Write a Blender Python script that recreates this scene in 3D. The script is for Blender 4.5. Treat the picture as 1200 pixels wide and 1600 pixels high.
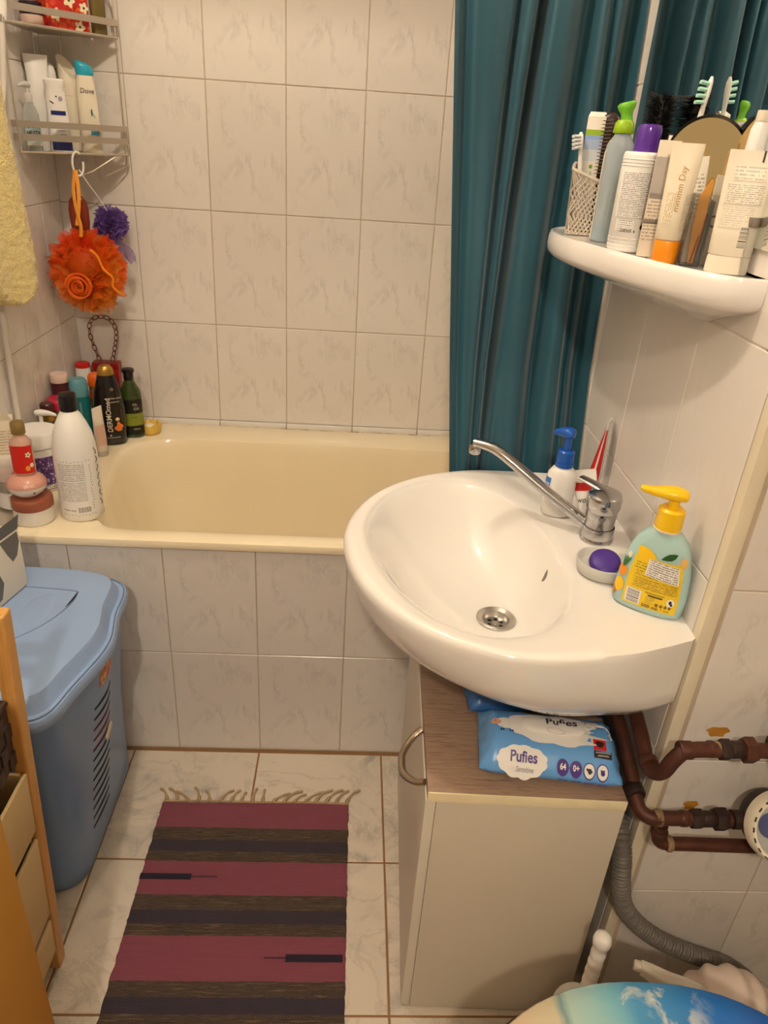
import bpy, bmesh, math, random
from mathutils import Vector, Matrix, noise
R_ = random.Random(7)
PI = math.pi
for o in list(bpy.data.objects): bpy.data.objects.remove(o, do_unlink=True)
S = bpy.context.scene
C = S.collection

# ------------------------------------------------------------------ camera
cam_d = bpy.data.cameras.new('camera'); cam = bpy.data.objects.new('camera', cam_d); C.objects.link(cam)
yaw, pit, rol = 0.0592, 0.4766, 0.0680
fw = Vector((math.sin(yaw)*math.cos(pit), math.cos(yaw)*math.cos(pit), -math.sin(pit)))
rt = Vector((math.cos(yaw), -math.sin(yaw), 0)); up = rt.cross(fw)
r2 = rt*math.cos(rol) + up*math.sin(rol); u2 = -rt*math.sin(rol) + up*math.cos(rol)
cam.matrix_world = Matrix(((r2.x, u2.x, -fw.x, 0.1917), (r2.y, u2.y, -fw.y, -1.3541), (r2.z, u2.z, -fw.z, 1.3909), (0, 0, 0, 1)))
cam_d.sensor_fit = 'VERTICAL'; cam_d.sensor_height = 24; cam_d.lens = 1130.22/1600*24
cam_d.clip_start = 0.02
S.camera = cam
# ------------------------------------------------------------------ world, exposure
w = bpy.data.worlds.new('world'); S.world = w; w.use_nodes = True
w.node_tree.nodes['Background'].inputs[0].default_value = (1.0, 0.83, 0.64, 1)
w.node_tree.nodes['Background'].inputs[1].default_value = 0.42
S.view_settings.view_transform = 'Standard'; S.view_settings.look = 'None'
S.view_settings.gamma = 1; S.view_settings.use_curve_mapping = False
S.view_settings.exposure = 0.0
LAMP = (-0.13, -0.34, 2.29); LAMP_W = 24.5; LAMP_COL = (1.0, 0.85, 0.67)
HALL = (0.05, -2.25, 2.25); HALL_W = 68.0

# ------------------------------------------------------------------ materials
def lin(c):
    return tuple(((v/255)/12.92 if v/255 <= 0.04045 else ((v/255+0.055)/1.055)**2.4) for v in c[:3]) + (1,)
MATS = {}
def base(name):
    m = bpy.data.materials.new(name); m.use_nodes = True
    nt = m.node_tree; b = nt.nodes['Principled BSDF']
    return m, nt, b
def N(nt, t, **kw):
    n = nt.nodes.new(t)
    for k, v in kw.items(): setattr(n, k, v)
    return n
def math_(nt, op, a, b=None, clamp=False):
    n = nt.nodes.new('ShaderNodeMath'); n.operation = op; n.use_clamp = clamp
    for i, v in enumerate((a, b)):
        if v is None: continue
        if isinstance(v, (int, float)): n.inputs[i].default_value = v
        else: nt.links.new(v, n.inputs[i])
    return n.outputs[0]
def mixc(nt, f, a, b):
    n = nt.nodes.new('ShaderNodeMix'); n.data_type = 'RGBA'
    for s, v in ((0, f), (6, a), (7, b)):
        if isinstance(v, (int, float)): n.inputs[s].default_value = v
        elif isinstance(v, tuple): n.inputs[s].default_value = v
        else: nt.links.new(v, n.inputs[s])
    return n.outputs[2]
def noise_(nt, vec, scale, detail=3, rough=.5, dist=0):
    n = nt.nodes.new('ShaderNodeTexNoise'); n.inputs['Scale'].default_value = scale
    n.inputs['Detail'].default_value = detail; n.inputs['Roughness'].default_value = rough
    n.inputs['Distortion'].default_value = dist
    if vec is not None: nt.links.new(vec, n.inputs['Vector'])
    return n.outputs['Fac']
def ramp(nt, fac, stops, mode='LINEAR'):
    n = nt.nodes.new('ShaderNodeValToRGB'); n.color_ramp.interpolation = mode
    e = n.color_ramp.elements
    while len(e) > 1: e.remove(e[-1])
    e[0].position = stops[0][0]; e[0].color = stops[0][1]
    for p_, c_ in stops[1:]:
        k = e.new(p_); k.color = c_
    nt.links.new(fac, n.inputs[0]); return n.outputs[0]
def bump(nt, b, h, strength=.2, dist=.002):
    n = nt.nodes.new('ShaderNodeBump'); n.inputs['Strength'].default_value = strength; n.inputs['Distance'].default_value = dist
    nt.links.new(h, n.inputs['Height']); nt.links.new(n.outputs[0], b.inputs['Normal'])
def coord(nt, kind='Object'):
    return nt.nodes.new('ShaderNodeTexCoord').outputs[kind]
def M(name, col, rough=.5, metal=0., trans=0., ior=1.45, coat=0., var=0., vs=8., bmp=0., bs=60., sss=0., alpha=1.):
    if name in MATS: return MATS[name]
    m, nt, b = base(name); c = lin(col)
    b.inputs['Base Color'].default_value = c; b.inputs['Roughness'].default_value = rough
    b.inputs['Metallic'].default_value = metal; b.inputs['Transmission Weight'].default_value = trans
    b.inputs['IOR'].default_value = ior; b.inputs['Coat Weight'].default_value = coat
    b.inputs['Coat Roughness'].default_value = .05; b.inputs['Alpha'].default_value = alpha
    if sss: b.inputs['Subsurface Weight'].default_value = sss; b.inputs['Subsurface Scale'].default_value = .01
    v = coord(nt)
    f = noise_(nt, v, vs, 4)
    k = max(var, .03)
    c1 = tuple(x*(1-k) for x in c[:3])+(1,); c2 = tuple(min(1, x*(1+k)) for x in c[:3])+(1,)
    nt.links.new(mixc(nt, f, c1, c2), b.inputs['Base Color'])
    if bmp: bump(nt, b, noise_(nt, v, bs, 3), bmp)
    MATS[name] = m; return m

def marble_tile(name='marble_wall_tile', vs_=.30):
    m, nt, b = base(name); v = coord(nt)
    mp = N(nt, 'ShaderNodeMapping'); mp.inputs['Rotation'].default_value = (0, 0, .62); mp.inputs['Scale'].default_value = (1.9, .8, 1)
    nt.links.new(v, mp.inputs[0])
    n1 = noise_(nt, mp.outputs[0], 9, 7, .62, .5)
    d = math_(nt, 'ABSOLUTE', math_(nt, 'SUBTRACT', n1, .5))
    vein = ramp(nt, d, [(0, (1, 1, 1, 1)), (.014, (.6, .6, .6, 1)), (.06, (0, 0, 0, 1))])
    mask = ramp(nt, noise_(nt, v, 11, 2), [(.46, (0, 0, 0, 1)), (.62, (1, 1, 1, 1))])
    vv = math_(nt, 'MULTIPLY', vein, mask)
    cloud = noise_(nt, v, 6, 4)
    oi = N(nt, 'ShaderNodeObjectInfo').outputs['Random']
    c0 = mixc(nt, cloud, lin((222, 216, 209)), lin((233, 227, 220)))
    c0 = mixc(nt, math_(nt, 'MULTIPLY', oi, .3), c0, lin((212, 203, 196)))
    nt.links.new(mixc(nt, math_(nt, 'MULTIPLY', vv, vs_), c0, lin((142, 140, 138))), b.inputs['Base Color'])
    b.inputs['Roughness'].default_value = .2
    bump(nt, b, noise_(nt, v, 9, 1), .05, .004)
    return m
def floor_tile():
    m, nt, b = base('marble_floor_tile'); v = coord(nt)
    oi = N(nt, 'ShaderNodeObjectInfo').outputs['Random']
    va = N(nt, 'ShaderNodeVectorMath', operation='ADD'); cx = N(nt, 'ShaderNodeCombineXYZ')
    nt.links.new(math_(nt, 'MULTIPLY', oi, 9), cx.inputs[2]); nt.links.new(v, va.inputs[0]); nt.links.new(cx.outputs[0], va.inputs[1])
    vv = va.outputs[0]
    n1 = noise_(nt, vv, 11, 9, .66, 1.2)
    n2 = noise_(nt, vv, 4.2, 5)
    cl = ramp(nt, n1, [(.36, (0, 0, 0, 1)), (.47, (.7, .7, .7, 1)), (.58, (1, 1, 1, 1))])
    mk = ramp(nt, n2, [(.42, (1, 1, 1, 1)), (.58, (0, 0, 0, 1))])
    f = math_(nt, 'MULTIPLY', math_(nt, 'SUBTRACT', 1.0, cl), mk)
    d = math_(nt, 'ABSOLUTE', math_(nt, 'SUBTRACT', noise_(nt, vv, 6, 6, .6, .8), .5))
    vein = ramp(nt, d, [(0, (1, 1, 1, 1)), (.022, (0, 0, 0, 1))])
    c0 = mixc(nt, noise_(nt, vv, 3, 4), lin((200, 188, 172)), lin((222, 210, 194)))
    c1 = mixc(nt, math_(nt, 'MULTIPLY', f, .62), c0, lin((124, 126, 124)))
    nt.links.new(mixc(nt, math_(nt, 'MULTIPLY', vein, .22), c1, lin((120, 112, 100))), b.inputs['Base Color'])
    b.inputs['Roughness'].default_value = .33
    bump(nt, b, n1, .06, .002)
    return m
def grout(name, col):
    return M(name, col, .9, var=.25, vs=14, bmp=.4, bs=300)
def wood(name, c1, c2, scale=14, axis=(1, 12, 1), rough=.45):
    m, nt, b = base(name); mp = N(nt, 'ShaderNodeMapping'); mp.inputs['Scale'].default_value = axis
    nt.links.new(coord(nt), mp.inputs[0])
    f = noise_(nt, mp.outputs[0], scale, 6, .6, 1.2)
    nt.links.new(ramp(nt, f, [(.32, lin(c1)), (.5, lin(c2)), (.66, lin(tuple((a+b_)/2 for a, b_ in zip(c1, c2))))]), b.inputs['Base Color'])
    b.inputs['Roughness'].default_value = rough; bump(nt, b, f, .1, .001); return m
def uvsplit(nt):
    s = N(nt, 'ShaderNodeSeparateXYZ'); nt.links.new(coord(nt, 'UV'), s.inputs[0]); return s.outputs[0], s.outputs[1]
def textlines(name, bg, ink, lines, dens=18, rough=.4, thr=.46, strength=.85, alongv=False):
    if name in MATS: return MATS[name]
    m, nt, b = base(name); u, v = uvsplit(nt)
    if alongv: u, v = v, u
    vl = math_(nt, 'MULTIPLY', v, lines); fr = math_(nt, 'FRACT', vl); row = math_(nt, 'FLOOR', vl)
    st = math_(nt, 'MULTIPLY', math_(nt, 'GREATER_THAN', fr, .3), math_(nt, 'LESS_THAN', fr, .78))
    cb = N(nt, 'ShaderNodeCombineXYZ'); nt.links.new(math_(nt, 'MULTIPLY', u, dens), cb.inputs[0]); nt.links.new(math_(nt, 'MULTIPLY', row, 7.31), cb.inputs[1])
    wd = math_(nt, 'GREATER_THAN', noise_(nt, cb.outputs[0], 1.0, 2, .7), thr)
    mg = math_(nt, 'MULTIPLY', math_(nt, 'GREATER_THAN', u, .04), math_(nt, 'LESS_THAN', u, .96))
    f = math_(nt, 'MULTIPLY', math_(nt, 'MULTIPLY', math_(nt, 'MULTIPLY', st, wd), mg), strength)
    nt.links.new(mixc(nt, f, lin(bg), lin(ink)), b.inputs['Base Color']); b.inputs['Roughness'].default_value = rough
    MATS[name] = m; return m
def barcode(name, bg=(240, 238, 235), ink=(25, 25, 30), bars=26, alongv=False):
    if name in MATS: return MATS[name]
    m, nt, b = base(name); u, v = uvsplit(nt)
    if alongv: u, v = v, u
    cb = N(nt, 'ShaderNodeCombineXYZ'); nt.links.new(math_(nt, 'MULTIPLY', u, bars), cb.inputs[0])
    f = math_(nt, 'GREATER_THAN', noise_(nt, cb.outputs[0], 1.0, 2, .8), .5)
    f = math_(nt, 'MULTIPLY', f, math_(nt, 'MULTIPLY', math_(nt, 'GREATER_THAN', u, .05), math_(nt, 'LESS_THAN', u, .95)))
    f = math_(nt, 'MULTIPLY', f, math_(nt, 'MULTIPLY', math_(nt, 'GREATER_THAN', v, .12), math_(nt, 'LESS_THAN', v, .92)))
    nt.links.new(mixc(nt, f, lin(bg), lin(ink)), b.inputs['Base Color']); b.inputs['Roughness'].default_value = .4
    MATS[name] = m; return m
def speckle(name, bg, cols, scale=30, thr=.3, rough=.5):
    if name in MATS: return MATS[name]
    m, nt, b = base(name)
    vo = N(nt, 'ShaderNodeTexVoronoi'); vo.inputs['Scale'].default_value = scale; nt.links.new(coord(nt), vo.inputs['Vector'])
    s = N(nt, 'ShaderNodeSeparateColor'); nt.links.new(vo.outputs['Color'], s.inputs[0])
    cc = ramp(nt, s.outputs[0], [(i/len(cols), lin(c)) for i, c in enumerate(cols)], 'CONSTANT')
    f = math_(nt, 'LESS_THAN', vo.outputs['Distance'], thr)
    nt.links.new(mixc(nt, f, lin(bg), cc), b.inputs['Base Color']); b.inputs['Roughness'].default_value = rough
    MATS[name] = m; return m
def vgrad(name, stops, rough=.4, axis=2, trans=0., ior=1.4):
    """colour bands printed along a local axis (metres)"""
    if name in MATS: return MATS[name]
    m, nt, b = base(name); s = N(nt, 'ShaderNodeSeparateXYZ'); nt.links.new(coord(nt), s.inputs[0])
    lo, hi = stops[0][0], stops[-1][0]
    mr = N(nt, 'ShaderNodeMapRange'); nt.links.new(s.outputs[axis], mr.inputs[0]); mr.inputs[1].default_value = lo; mr.inputs[2].default_value = hi
    nt.links.new(ramp(nt, mr.outputs[0], [((z-lo)/(hi-lo), lin(c)) for z, c in stops], 'CONSTANT' if len(stops) > 2 else 'LINEAR'), b.inputs['Base Color'])
    b.inputs['Roughness'].default_value = rough; b.inputs['Transmission Weight'].default_value = trans; b.inputs['IOR'].default_value = ior
    MATS[name] = m; return m
def net(name, c1, c2, transp=.25, scale=8, zr=None):
    m, nt, b = base(name); out = nt.nodes['Material Output']
    f = noise_(nt, coord(nt), scale, 2)
    if zr:
        sp3 = N(nt, 'ShaderNodeSeparateXYZ'); nt.links.new(coord(nt), sp3.inputs[0])
        mr3 = N(nt, 'ShaderNodeMapRange'); nt.links.new(sp3.outputs[2], mr3.inputs[0]); mr3.inputs[1].default_value = zr[1]; mr3.inputs[2].default_value = zr[0]
        f = math_(nt, 'ADD', math_(nt, 'MULTIPLY', mr3.outputs[0], .8), math_(nt, 'MULTIPLY', math_(nt, 'SUBTRACT', f, .5), .8), True)
    col = mixc(nt, f, lin(c1), lin(c2)); nt.links.new(col, b.inputs['Base Color']); b.inputs['Roughness'].default_value = .6
    tr = N(nt, 'ShaderNodeBsdfTranslucent'); nt.links.new(col, tr.inputs[0])
    tp = N(nt, 'ShaderNodeBsdfTransparent')
    m1 = N(nt, 'ShaderNodeMixShader'); m1.inputs[0].default_value = .5; nt.links.new(b.outputs[0], m1.inputs[1]); nt.links.new(tr.outputs[0], m1.inputs[2])
    m2 = N(nt, 'ShaderNodeMixShader'); m2.inputs[0].default_value = transp; nt.links.new(m1.outputs[0], m2.inputs[1]); nt.links.new(tp.outputs[0], m2.inputs[2])
    nt.links.new(m2.outputs[0], out.inputs[0]); return m

WHITE = M('white_plastic', (236, 233, 228), .35)
WHITE2 = M('ivory_plastic', (232, 222, 200), .38)
BLACK = M('black_plastic', (18, 17, 18), .3)
CHROME = M('chrome', (190, 190, 192), .13, 1.0)
SATIN = M('satin_steel', (190, 186, 180), .28, 1.0)
CERAMIC = M('white_ceramic', (240, 236, 231), .1, coat=.5)
CLEAR = M('clear_plastic', (245, 248, 248), .08, trans=.95, ior=1.3)
INK = M('printed_ink', (30, 28, 34), .5)
GOLD = M('gold_cap', (176, 138, 66), .3, .7)
DARKBROWN = M('dark_brown_plastic', (48, 30, 24), .35)

# ------------------------------------------------------------------ geometry helpers
def link(o, parent=None):
    C.objects.link(o)
    if parent is not None: o.parent = parent
    return o
def mk(name, verts, faces, mat, parent=None, smooth=True, sharp=38, uvs=None):
    me = bpy.data.meshes.new(name); me.from_pydata([tuple(v) for v in verts], [], faces); me.update()
    if uvs is not None:
        ul = me.uv_layers.new(name='UVMap')
        for lp in me.loops: ul.data[lp.index].uv = uvs[lp.vertex_index]
    if smooth:
        me.shade_smooth()
        me.set_sharp_from_angle(angle=math.radians(sharp))
    if mat: me.materials.append(mat)
    return link(bpy.data.objects.new(name, me), parent)
def fromBM(name, bm, mat, parent=None, smooth=True, sharp=38):
    bmesh.ops.recalc_face_normals(bm, faces=bm.faces[:])
    me = bpy.data.meshes.new(name); bm.to_mesh(me); bm.free()
    if smooth: me.shade_smooth(); me.set_sharp_from_angle(angle=math.radians(sharp))
    if mat: me.materials.append(mat)
    return link(bpy.data.objects.new(name, me), parent)
def fixn(o):
    bm = bmesh.new(); bm.from_mesh(o.data); bmesh.ops.recalc_face_normals(bm, faces=bm.faces[:]); bm.to_mesh(o.data); bm.free(); return o
def empty(name, loc, rz=0, rot=None):
    o = bpy.data.objects.new(name, None); o.empty_display_size = .02; link(o); o.location = loc
    o.rotation_euler = rot if rot else (0, 0, rz); return o
def tag(o, label, cat, group=None, kind=None):
    o['label'] = label; o['category'] = cat
    if group: o['group'] = group
    if kind: o['kind'] = kind
    return o
def thing(name, label, cat, loc, rz=0, group=None, rot=None):
    return tag(empty(name, loc, rz, rot), label, cat, group)
def struct(o, label=None):
    o['kind'] = 'structure'
    if label: o['label'] = label
    return o
def box(name, size, cen, mat, parent=None, bev=.002, seg=2, rot=None):
    bm = bmesh.new(); bmesh.ops.create_cube(bm, size=1)
    bmesh.ops.scale(bm, vec=size, verts=bm.verts[:])
    if bev: bmesh.ops.bevel(bm, geom=bm.edges[:], offset=min(bev, min(size)*.45), segments=seg, affect='EDGES', profile=.6)
    if rot: bmesh.ops.rotate(bm, cent=(0, 0, 0), matrix=Matrix.Rotation(rot[0], 3, rot[1]), verts=bm.verts[:])
    bmesh.ops.translate(bm, vec=cen, verts=bm.verts[:])
    return fromBM(name, bm, mat, parent)
def rings(name, rs, mat, parent=None, cap0=True, cap1=True, sharp=38, closed=False):
    n = len(rs[0]); V = [v for r in rs for v in r]; F = []
    k = len(rs)
    for i in range(k - (0 if closed else 1)):
        for j in range(n):
            a = i*n+j; b = i*n+(j+1) % n; c = ((i+1) % k)*n+(j+1) % n; d = ((i+1) % k)*n+j
            F.append((a, b, c, d))
    if not closed:
        if cap0: F.append(tuple(range(n-1, -1, -1)))
        if cap1: F.append(tuple((k-1)*n+j for j in range(n)))
    return mk(name, V, F, mat, parent, sharp=sharp)
def lathe(name, prof, mat, parent=None, seg=32, cen=(0, 0, 0), cap=True, sharp=38, axis='Z'):
    rs = []
    for r, z in prof:
        ring = []
        for j in range(seg):
            a = 2*PI*j/seg; x, y = r*math.cos(a), r*math.sin(a)
            if axis == 'Z': q = (x, y, z)
            elif axis == 'X': q = (z, x, y)
            else: q = (y, z, x)
            ring.append((q[0]+cen[0], q[1]+cen[1], q[2]+cen[2]))
        rs.append(ring)
    return rings(name, rs, mat, parent, cap, cap, sharp)
def smooth_path(pts, n=8, closed=False):
    P = [Vector(p) for p in pts]; out = []
    k = len(P); last = k if closed else k-1
    for i in range(last):
        p0 = P[(i-1) % k] if closed or i > 0 else P[0]*2-P[1]
        p1 = P[i]; p2 = P[(i+1) % k]
        p3 = P[(i+2) % k] if closed or i+2 < k else P[-1]*2-P[-2]
        for t in range(n):
            s = t/n
            out.append(.5*((2*p1)+(p2-p0)*s+(2*p0-5*p1+4*p2-p3)*s*s+(3*p1-p0-3*p2+p3)*s**3))
    if not closed: out.append(P[-1])
    return out
def tube(name, pts, rad, mat, parent=None, seg=10, closed=False, flat=None):
    P = [Vector(p) for p in pts]; k = len(P); rs = []
    up0 = Vector((0, 0, 1)); prev = None
    for i in range(k):
        if closed: t = P[(i+1) % k]-P[i-1]
        else: t = P[min(i+1, k-1)]-P[max(i-1, 0)]
        t.normalize()
        if prev is None:
            a = t.cross(up0)
            if a.length < 1e-3: a = t.cross(Vector((1, 0, 0)))
        else: a = prev - t*prev.dot(t)
        a.normalize(); b = t.cross(a); prev = a
        r = rad(i/(k-1 if k > 1 else 1)) if callable(rad) else rad
        fa, fb = flat if flat else (1, 1)
        rs.append([P[i]+a*(r*fa*math.cos(2*PI*j/seg))+b*(r*fb*math.sin(2*PI*j/seg)) for j in range(seg)])
    return rings(name, rs, mat, parent, closed=closed)
def polar(poly, c, n, ph=0):
    out = []; k = len(poly)
    for j in range(n):
        a = 2*PI*j/n+ph; d = (math.cos(a), math.sin(a)); best = None
        for i in range(k):
            x1, y1 = poly[i][0]-c[0], poly[i][1]-c[1]; x2, y2 = poly[(i+1) % k][0]-c[0], poly[(i+1) % k][1]-c[1]
            ex, ey = x2-x1, y2-y1; den = d[0]*ey-d[1]*ex
            if abs(den) < 1e-12: continue
            t = (x1*ey-y1*ex)/den; s = (x1*d[1]-y1*d[0])/den
            if t > 0 and -1e-6 <= s <= 1+1e-6 and (best is None or t > best): best = t
        out.append((c[0]+d[0]*best, c[1]+d[1]*best))
    return out
FONT_DG = None
def text_mesh(s, size, shear=0, bold=0):
    cu = bpy.data.curves.new('t', 'FONT'); cu.body = s; cu.size = size; cu.align_x = 'CENTER'; cu.align_y = 'CENTER'; cu.shear = shear; cu.offset = bold
    cu.resolution_u = 3
    o = bpy.data.objects.new('t', cu); C.objects.link(o)
    dg = bpy.context.evaluated_depsgraph_get(); dg.update()
    me = bpy.data.meshes.new_from_object(o.evaluated_get(dg))
    V = [v.co.copy() for v in me.vertices]; F = [tuple(p.vertices) for p in me.polygons]
    bpy.data.objects.remove(o); bpy.data.curves.remove(cu); bpy.data.meshes.remove(me)
    return V, F
def text_flat(name, s, size, mat, parent, origin, ux, uy, bold=0, shear=0):
    """lettering laid on a plane: origin + ux*x + uy*y"""
    V, F = text_mesh(s, size, shear, bold); o = Vector(origin); ux = Vector(ux); uy = Vector(uy)
    return mk(name, [o+ux*v.x+uy*v.y for v in V], F, mat, parent, smooth=False)
def quad(name, origin, ux, uy, w_, h_, mat, parent, nx=1, ny=1):
    o = Vector(origin); ux = Vector(ux); uy = Vector(uy); V = []; uv = []
    for j in range(ny+1):
        for i in range(nx+1):
            V.append(o+ux*(w_*(i/nx-.5))+uy*(h_*(j/ny-.5))); uv.append((i/nx, j/ny))
    F = [(j*(nx+1)+i, j*(nx+1)+i+1, (j+1)*(nx+1)+i+1, (j+1)*(nx+1)+i) for j in range(ny) for i in range(nx)]
    return mk(name, V, F, mat, parent, smooth=False, uvs=uv)
class Body:
    """a lofted container: rows of (z, half width x, half depth y), superellipse exponent e"""
    def __init__(s, rows, e=2.0, tiltx=0.0):
        s.rows = rows; s.e = e
    def dims(s, z):
        r = s.rows
        if z <= r[0][0]: return r[0][1:3]
        for a, b in zip(r, r[1:]):
            if a[0] <= z <= b[0]:
                t = (z-a[0])/(b[0]-a[0]) if b[0] > a[0] else 1
                return (a[1]+(b[1]-a[1])*t, a[2]+(b[2]-a[2])*t)
        return r[-1][1:3]
    def pt(s, th, z, off=0, e=None):
        rx, ry = s.dims(z); e = e or s.e; c, n = math.cos(th), math.sin(th)
        x = math.copysign(abs(c)**(2/e), c); y = math.copysign(abs(n)**(2/e), n)
        return ((rx+off)*x, (ry+off)*y, z)
    def pf(s, d, z, off=0):
        """point on the front at angle d from the front direction (flat faced shapes map by width)"""
        if s.e == 2: return s.pt(FRONT+d, z, off)
        rx, ry = s.dims(z); X = max(-.998, min(.998, math.sin(max(-1.55, min(1.55, d)))))
        return ((rx+off)*X, -(ry+off)*(1-abs(X)**s.e)**(1/s.e), z)
    def mesh(s, name, mat, parent, seg=36, sharp=40):
        rs = []
        for z, rx, ry in s.rows:
            ring = []
            for j in range(seg):
                th = 2*PI*j/seg; c, n = math.cos(th), math.sin(th)
                ring.append((rx*math.copysign(abs(c)**(2/s.e), c), ry*math.copysign(abs(n)**(2/s.e), n), z))
            rs.append(ring)
        return rings(name, rs, mat, parent, sharp=sharp)
    def patch(s, name, mat, parent, th0, th1, z0, z1, off=.0005, nu=14, nv=8):
        V = []; uv = []
        for j in range(nv+1):
            for i in range(nu+1):
                V.append((s.pt(th0+(th1-th0)*i/nu, z0+(z1-z0)*j/nv, off) if th0 > 0 else s.pf(th0+(th1-th0)*i/nu-FRONT, z0+(z1-z0)*j/nv, off))); uv.append((i/nu, j/nv))
        F = [(j*(nu+1)+i, j*(nu+1)+i+1, (j+1)*(nu+1)+i+1, (j+1)*(nu+1)+i) for j in range(nv) for i in range(nu)]
        return mk(name, V, F, mat, parent, uvs=uv)
    def blob(s, name, mat, parent, th, z, w_, h_, off=.0009, n=18, rot=0, shape=None):
        """flat printed shape (ellipse or polygon in -1..1) laid on the surface"""
        pts = shape or [(math.cos(2*PI*i/n), math.sin(2*PI*i/n)) for i in range(n)]
        r = max(s.dims(z)); V = []
        for k_ in (0, .5, 1):
            for x, y in pts:
                x, y = x*k_*w_/2, y*k_*h_/2
                X, Y = x*math.cos(rot)-y*math.sin(rot), x*math.sin(rot)+y*math.cos(rot)
                V.append(s.pf(th-FRONT+X/r, z+Y, off))
        m_ = len(pts); F = []
        for q in (0, 1):
            for i in range(m_):
                a, b = q*m_+i, q*m_+(i+1) % m_
                F.append((a, b, b+m_, a+m_))
        return mk(name, V, F, mat, parent)
    def text(s, name, st, size, mat, parent, th, z, off=.0010, rot=0, bold=0, shear=0):
        V, F = text_mesh(st, size, shear, bold); r = s.dims(z)[0]; out = []
        for v in V:
            x, y = v.x*math.cos(rot)-v.y*math.sin(rot), v.x*math.sin(rot)+v.y*math.cos(rot)
            rr = max(s.dims(z+y)[0], .004); out.append(s.pf(th-FRONT+x/r, z+y, off))
        return mk(name, out, F, mat, parent, smooth=False)
FRONT = -PI/2        # local -y faces the camera
def pump(parent, z, mat, r=.012, h=.05, nozzle=.035, ang=PI, collar=.018, stem=None, drop=.004):
    """collar, stem and a beaked press head pointing along ang"""
    lathe('collar', [(r, z), (r*1.03, z+.002), (r, z+collar), (r*.8, z+collar+.003)], mat, parent, 28)
    zs = z+collar+.002
    lathe('stem', [(r*.42, zs-.002), (r*.42, z+h*.72)], stem or mat, parent, 16)
    d = Vector((math.cos(ang), math.sin(ang), 0)); q = Vector((-d.y, d.x, 0)); z1 = z+h*.70; rs = []
    for t, wd, hh, zz in ((-.35, .5, .5, 0), (-.28, .85, .8, 0), (0, 1, 1.0, .001), (.3, .85, .9, .001), (.6, .55, .7, 0), (.9, .38, .5, -drop*.6), (1, .28, .35, -drop)):
        c = d*(nozzle*t)+Vector((0, 0, z1+zz+h*.12))
        rs.append([c+q*(r*.85*wd*math.cos(2*PI*j/14))+Vector((0, 0, h*.16*hh*math.sin(2*PI*j/14))) for j in range(14)])
    return rings('pump_head', rs, mat, parent, sharp=60)

# ================================================================== STRUCTURE
XL, YB, XA, YC = -0.595, 0.74, 0.675, -0.578      # left wall, back wall, sink wall, pipe wall
XR, YF, ZC = 1.16, -1.56, 2.5
MARBLE = marble_tile(); PLAIN = marble_tile('plain_wall_tile', .07); FLOORT = floor_tile()
GR_W = grout('pale_grout', (188, 172, 150)); GR_F = grout('brown_grout', (140, 104, 66)); GR_L = grout('light_grout', (214, 206, 192))
PAINT = M('tan_wall_paint', (222, 208, 180), .8, var=.06); CEIL = M('ceiling_paint', (236, 232, 224), .9)
def slab(name, lo, hi, mat):
    lo, hi = Vector(lo), Vector(hi)
    return struct(box(name, tuple(hi-lo), tuple((hi+lo)/2), mat, None, bev=0))
floor = slab('floor', (XL-.1, YF-1.3, -.1), (XR+.1, YB+.1, 0), GR_F)
wall_back = slab('wall_back', (XL-.1, YB, 0), (XR, YB+.1, ZC), GR_W)
wall_left = slab('wall_left', (XL-.1, YF, 0), (XL, YB, ZC), GR_W)
wall_right = slab('wall_right', (XA, YC+.004, 0), (XA+.1, YB, ZC), GR_L)
wall_column = slab('wall_column', (XA+.1, YC, 0), (XR, YC+.1, ZC), GR_W)
wall_column2 = box('column_corner_core', (.1, .05, ZC), (XA+.05, YC+.025, ZC/2), GR_W, wall_column, 0)
wall_far_right = slab('wall_far_right', (XR, YF, 0), (XR+.1, YC, ZC), PAINT)
wall_rear = struct(empty('wall_rear', (0, YF-.05, 0)))      # open doorway behind the photographer
for lo_w, hi_w, z0_w, z1_w in ((XL-.1, -.16, 0, ZC), (.64, XR+.1, 0, ZC), (-.16, .64, 2.06, ZC)):
    box('wall_panel', (hi_w-lo_w, .1, z1_w-z0_w), ((lo_w+hi_w)/2, 0, (z0_w+z1_w)/2), PAINT, wall_rear, 0)
ceiling = slab('ceiling', (XL-.1, YF-1.3, ZC), (XR+.1, YB+.1, ZC+.1), CEIL)
wall_apron = slab('wall_apron', (XL, 0, 0), (XA, .03, .585), GR_W)
tile_cache = {}
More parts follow.
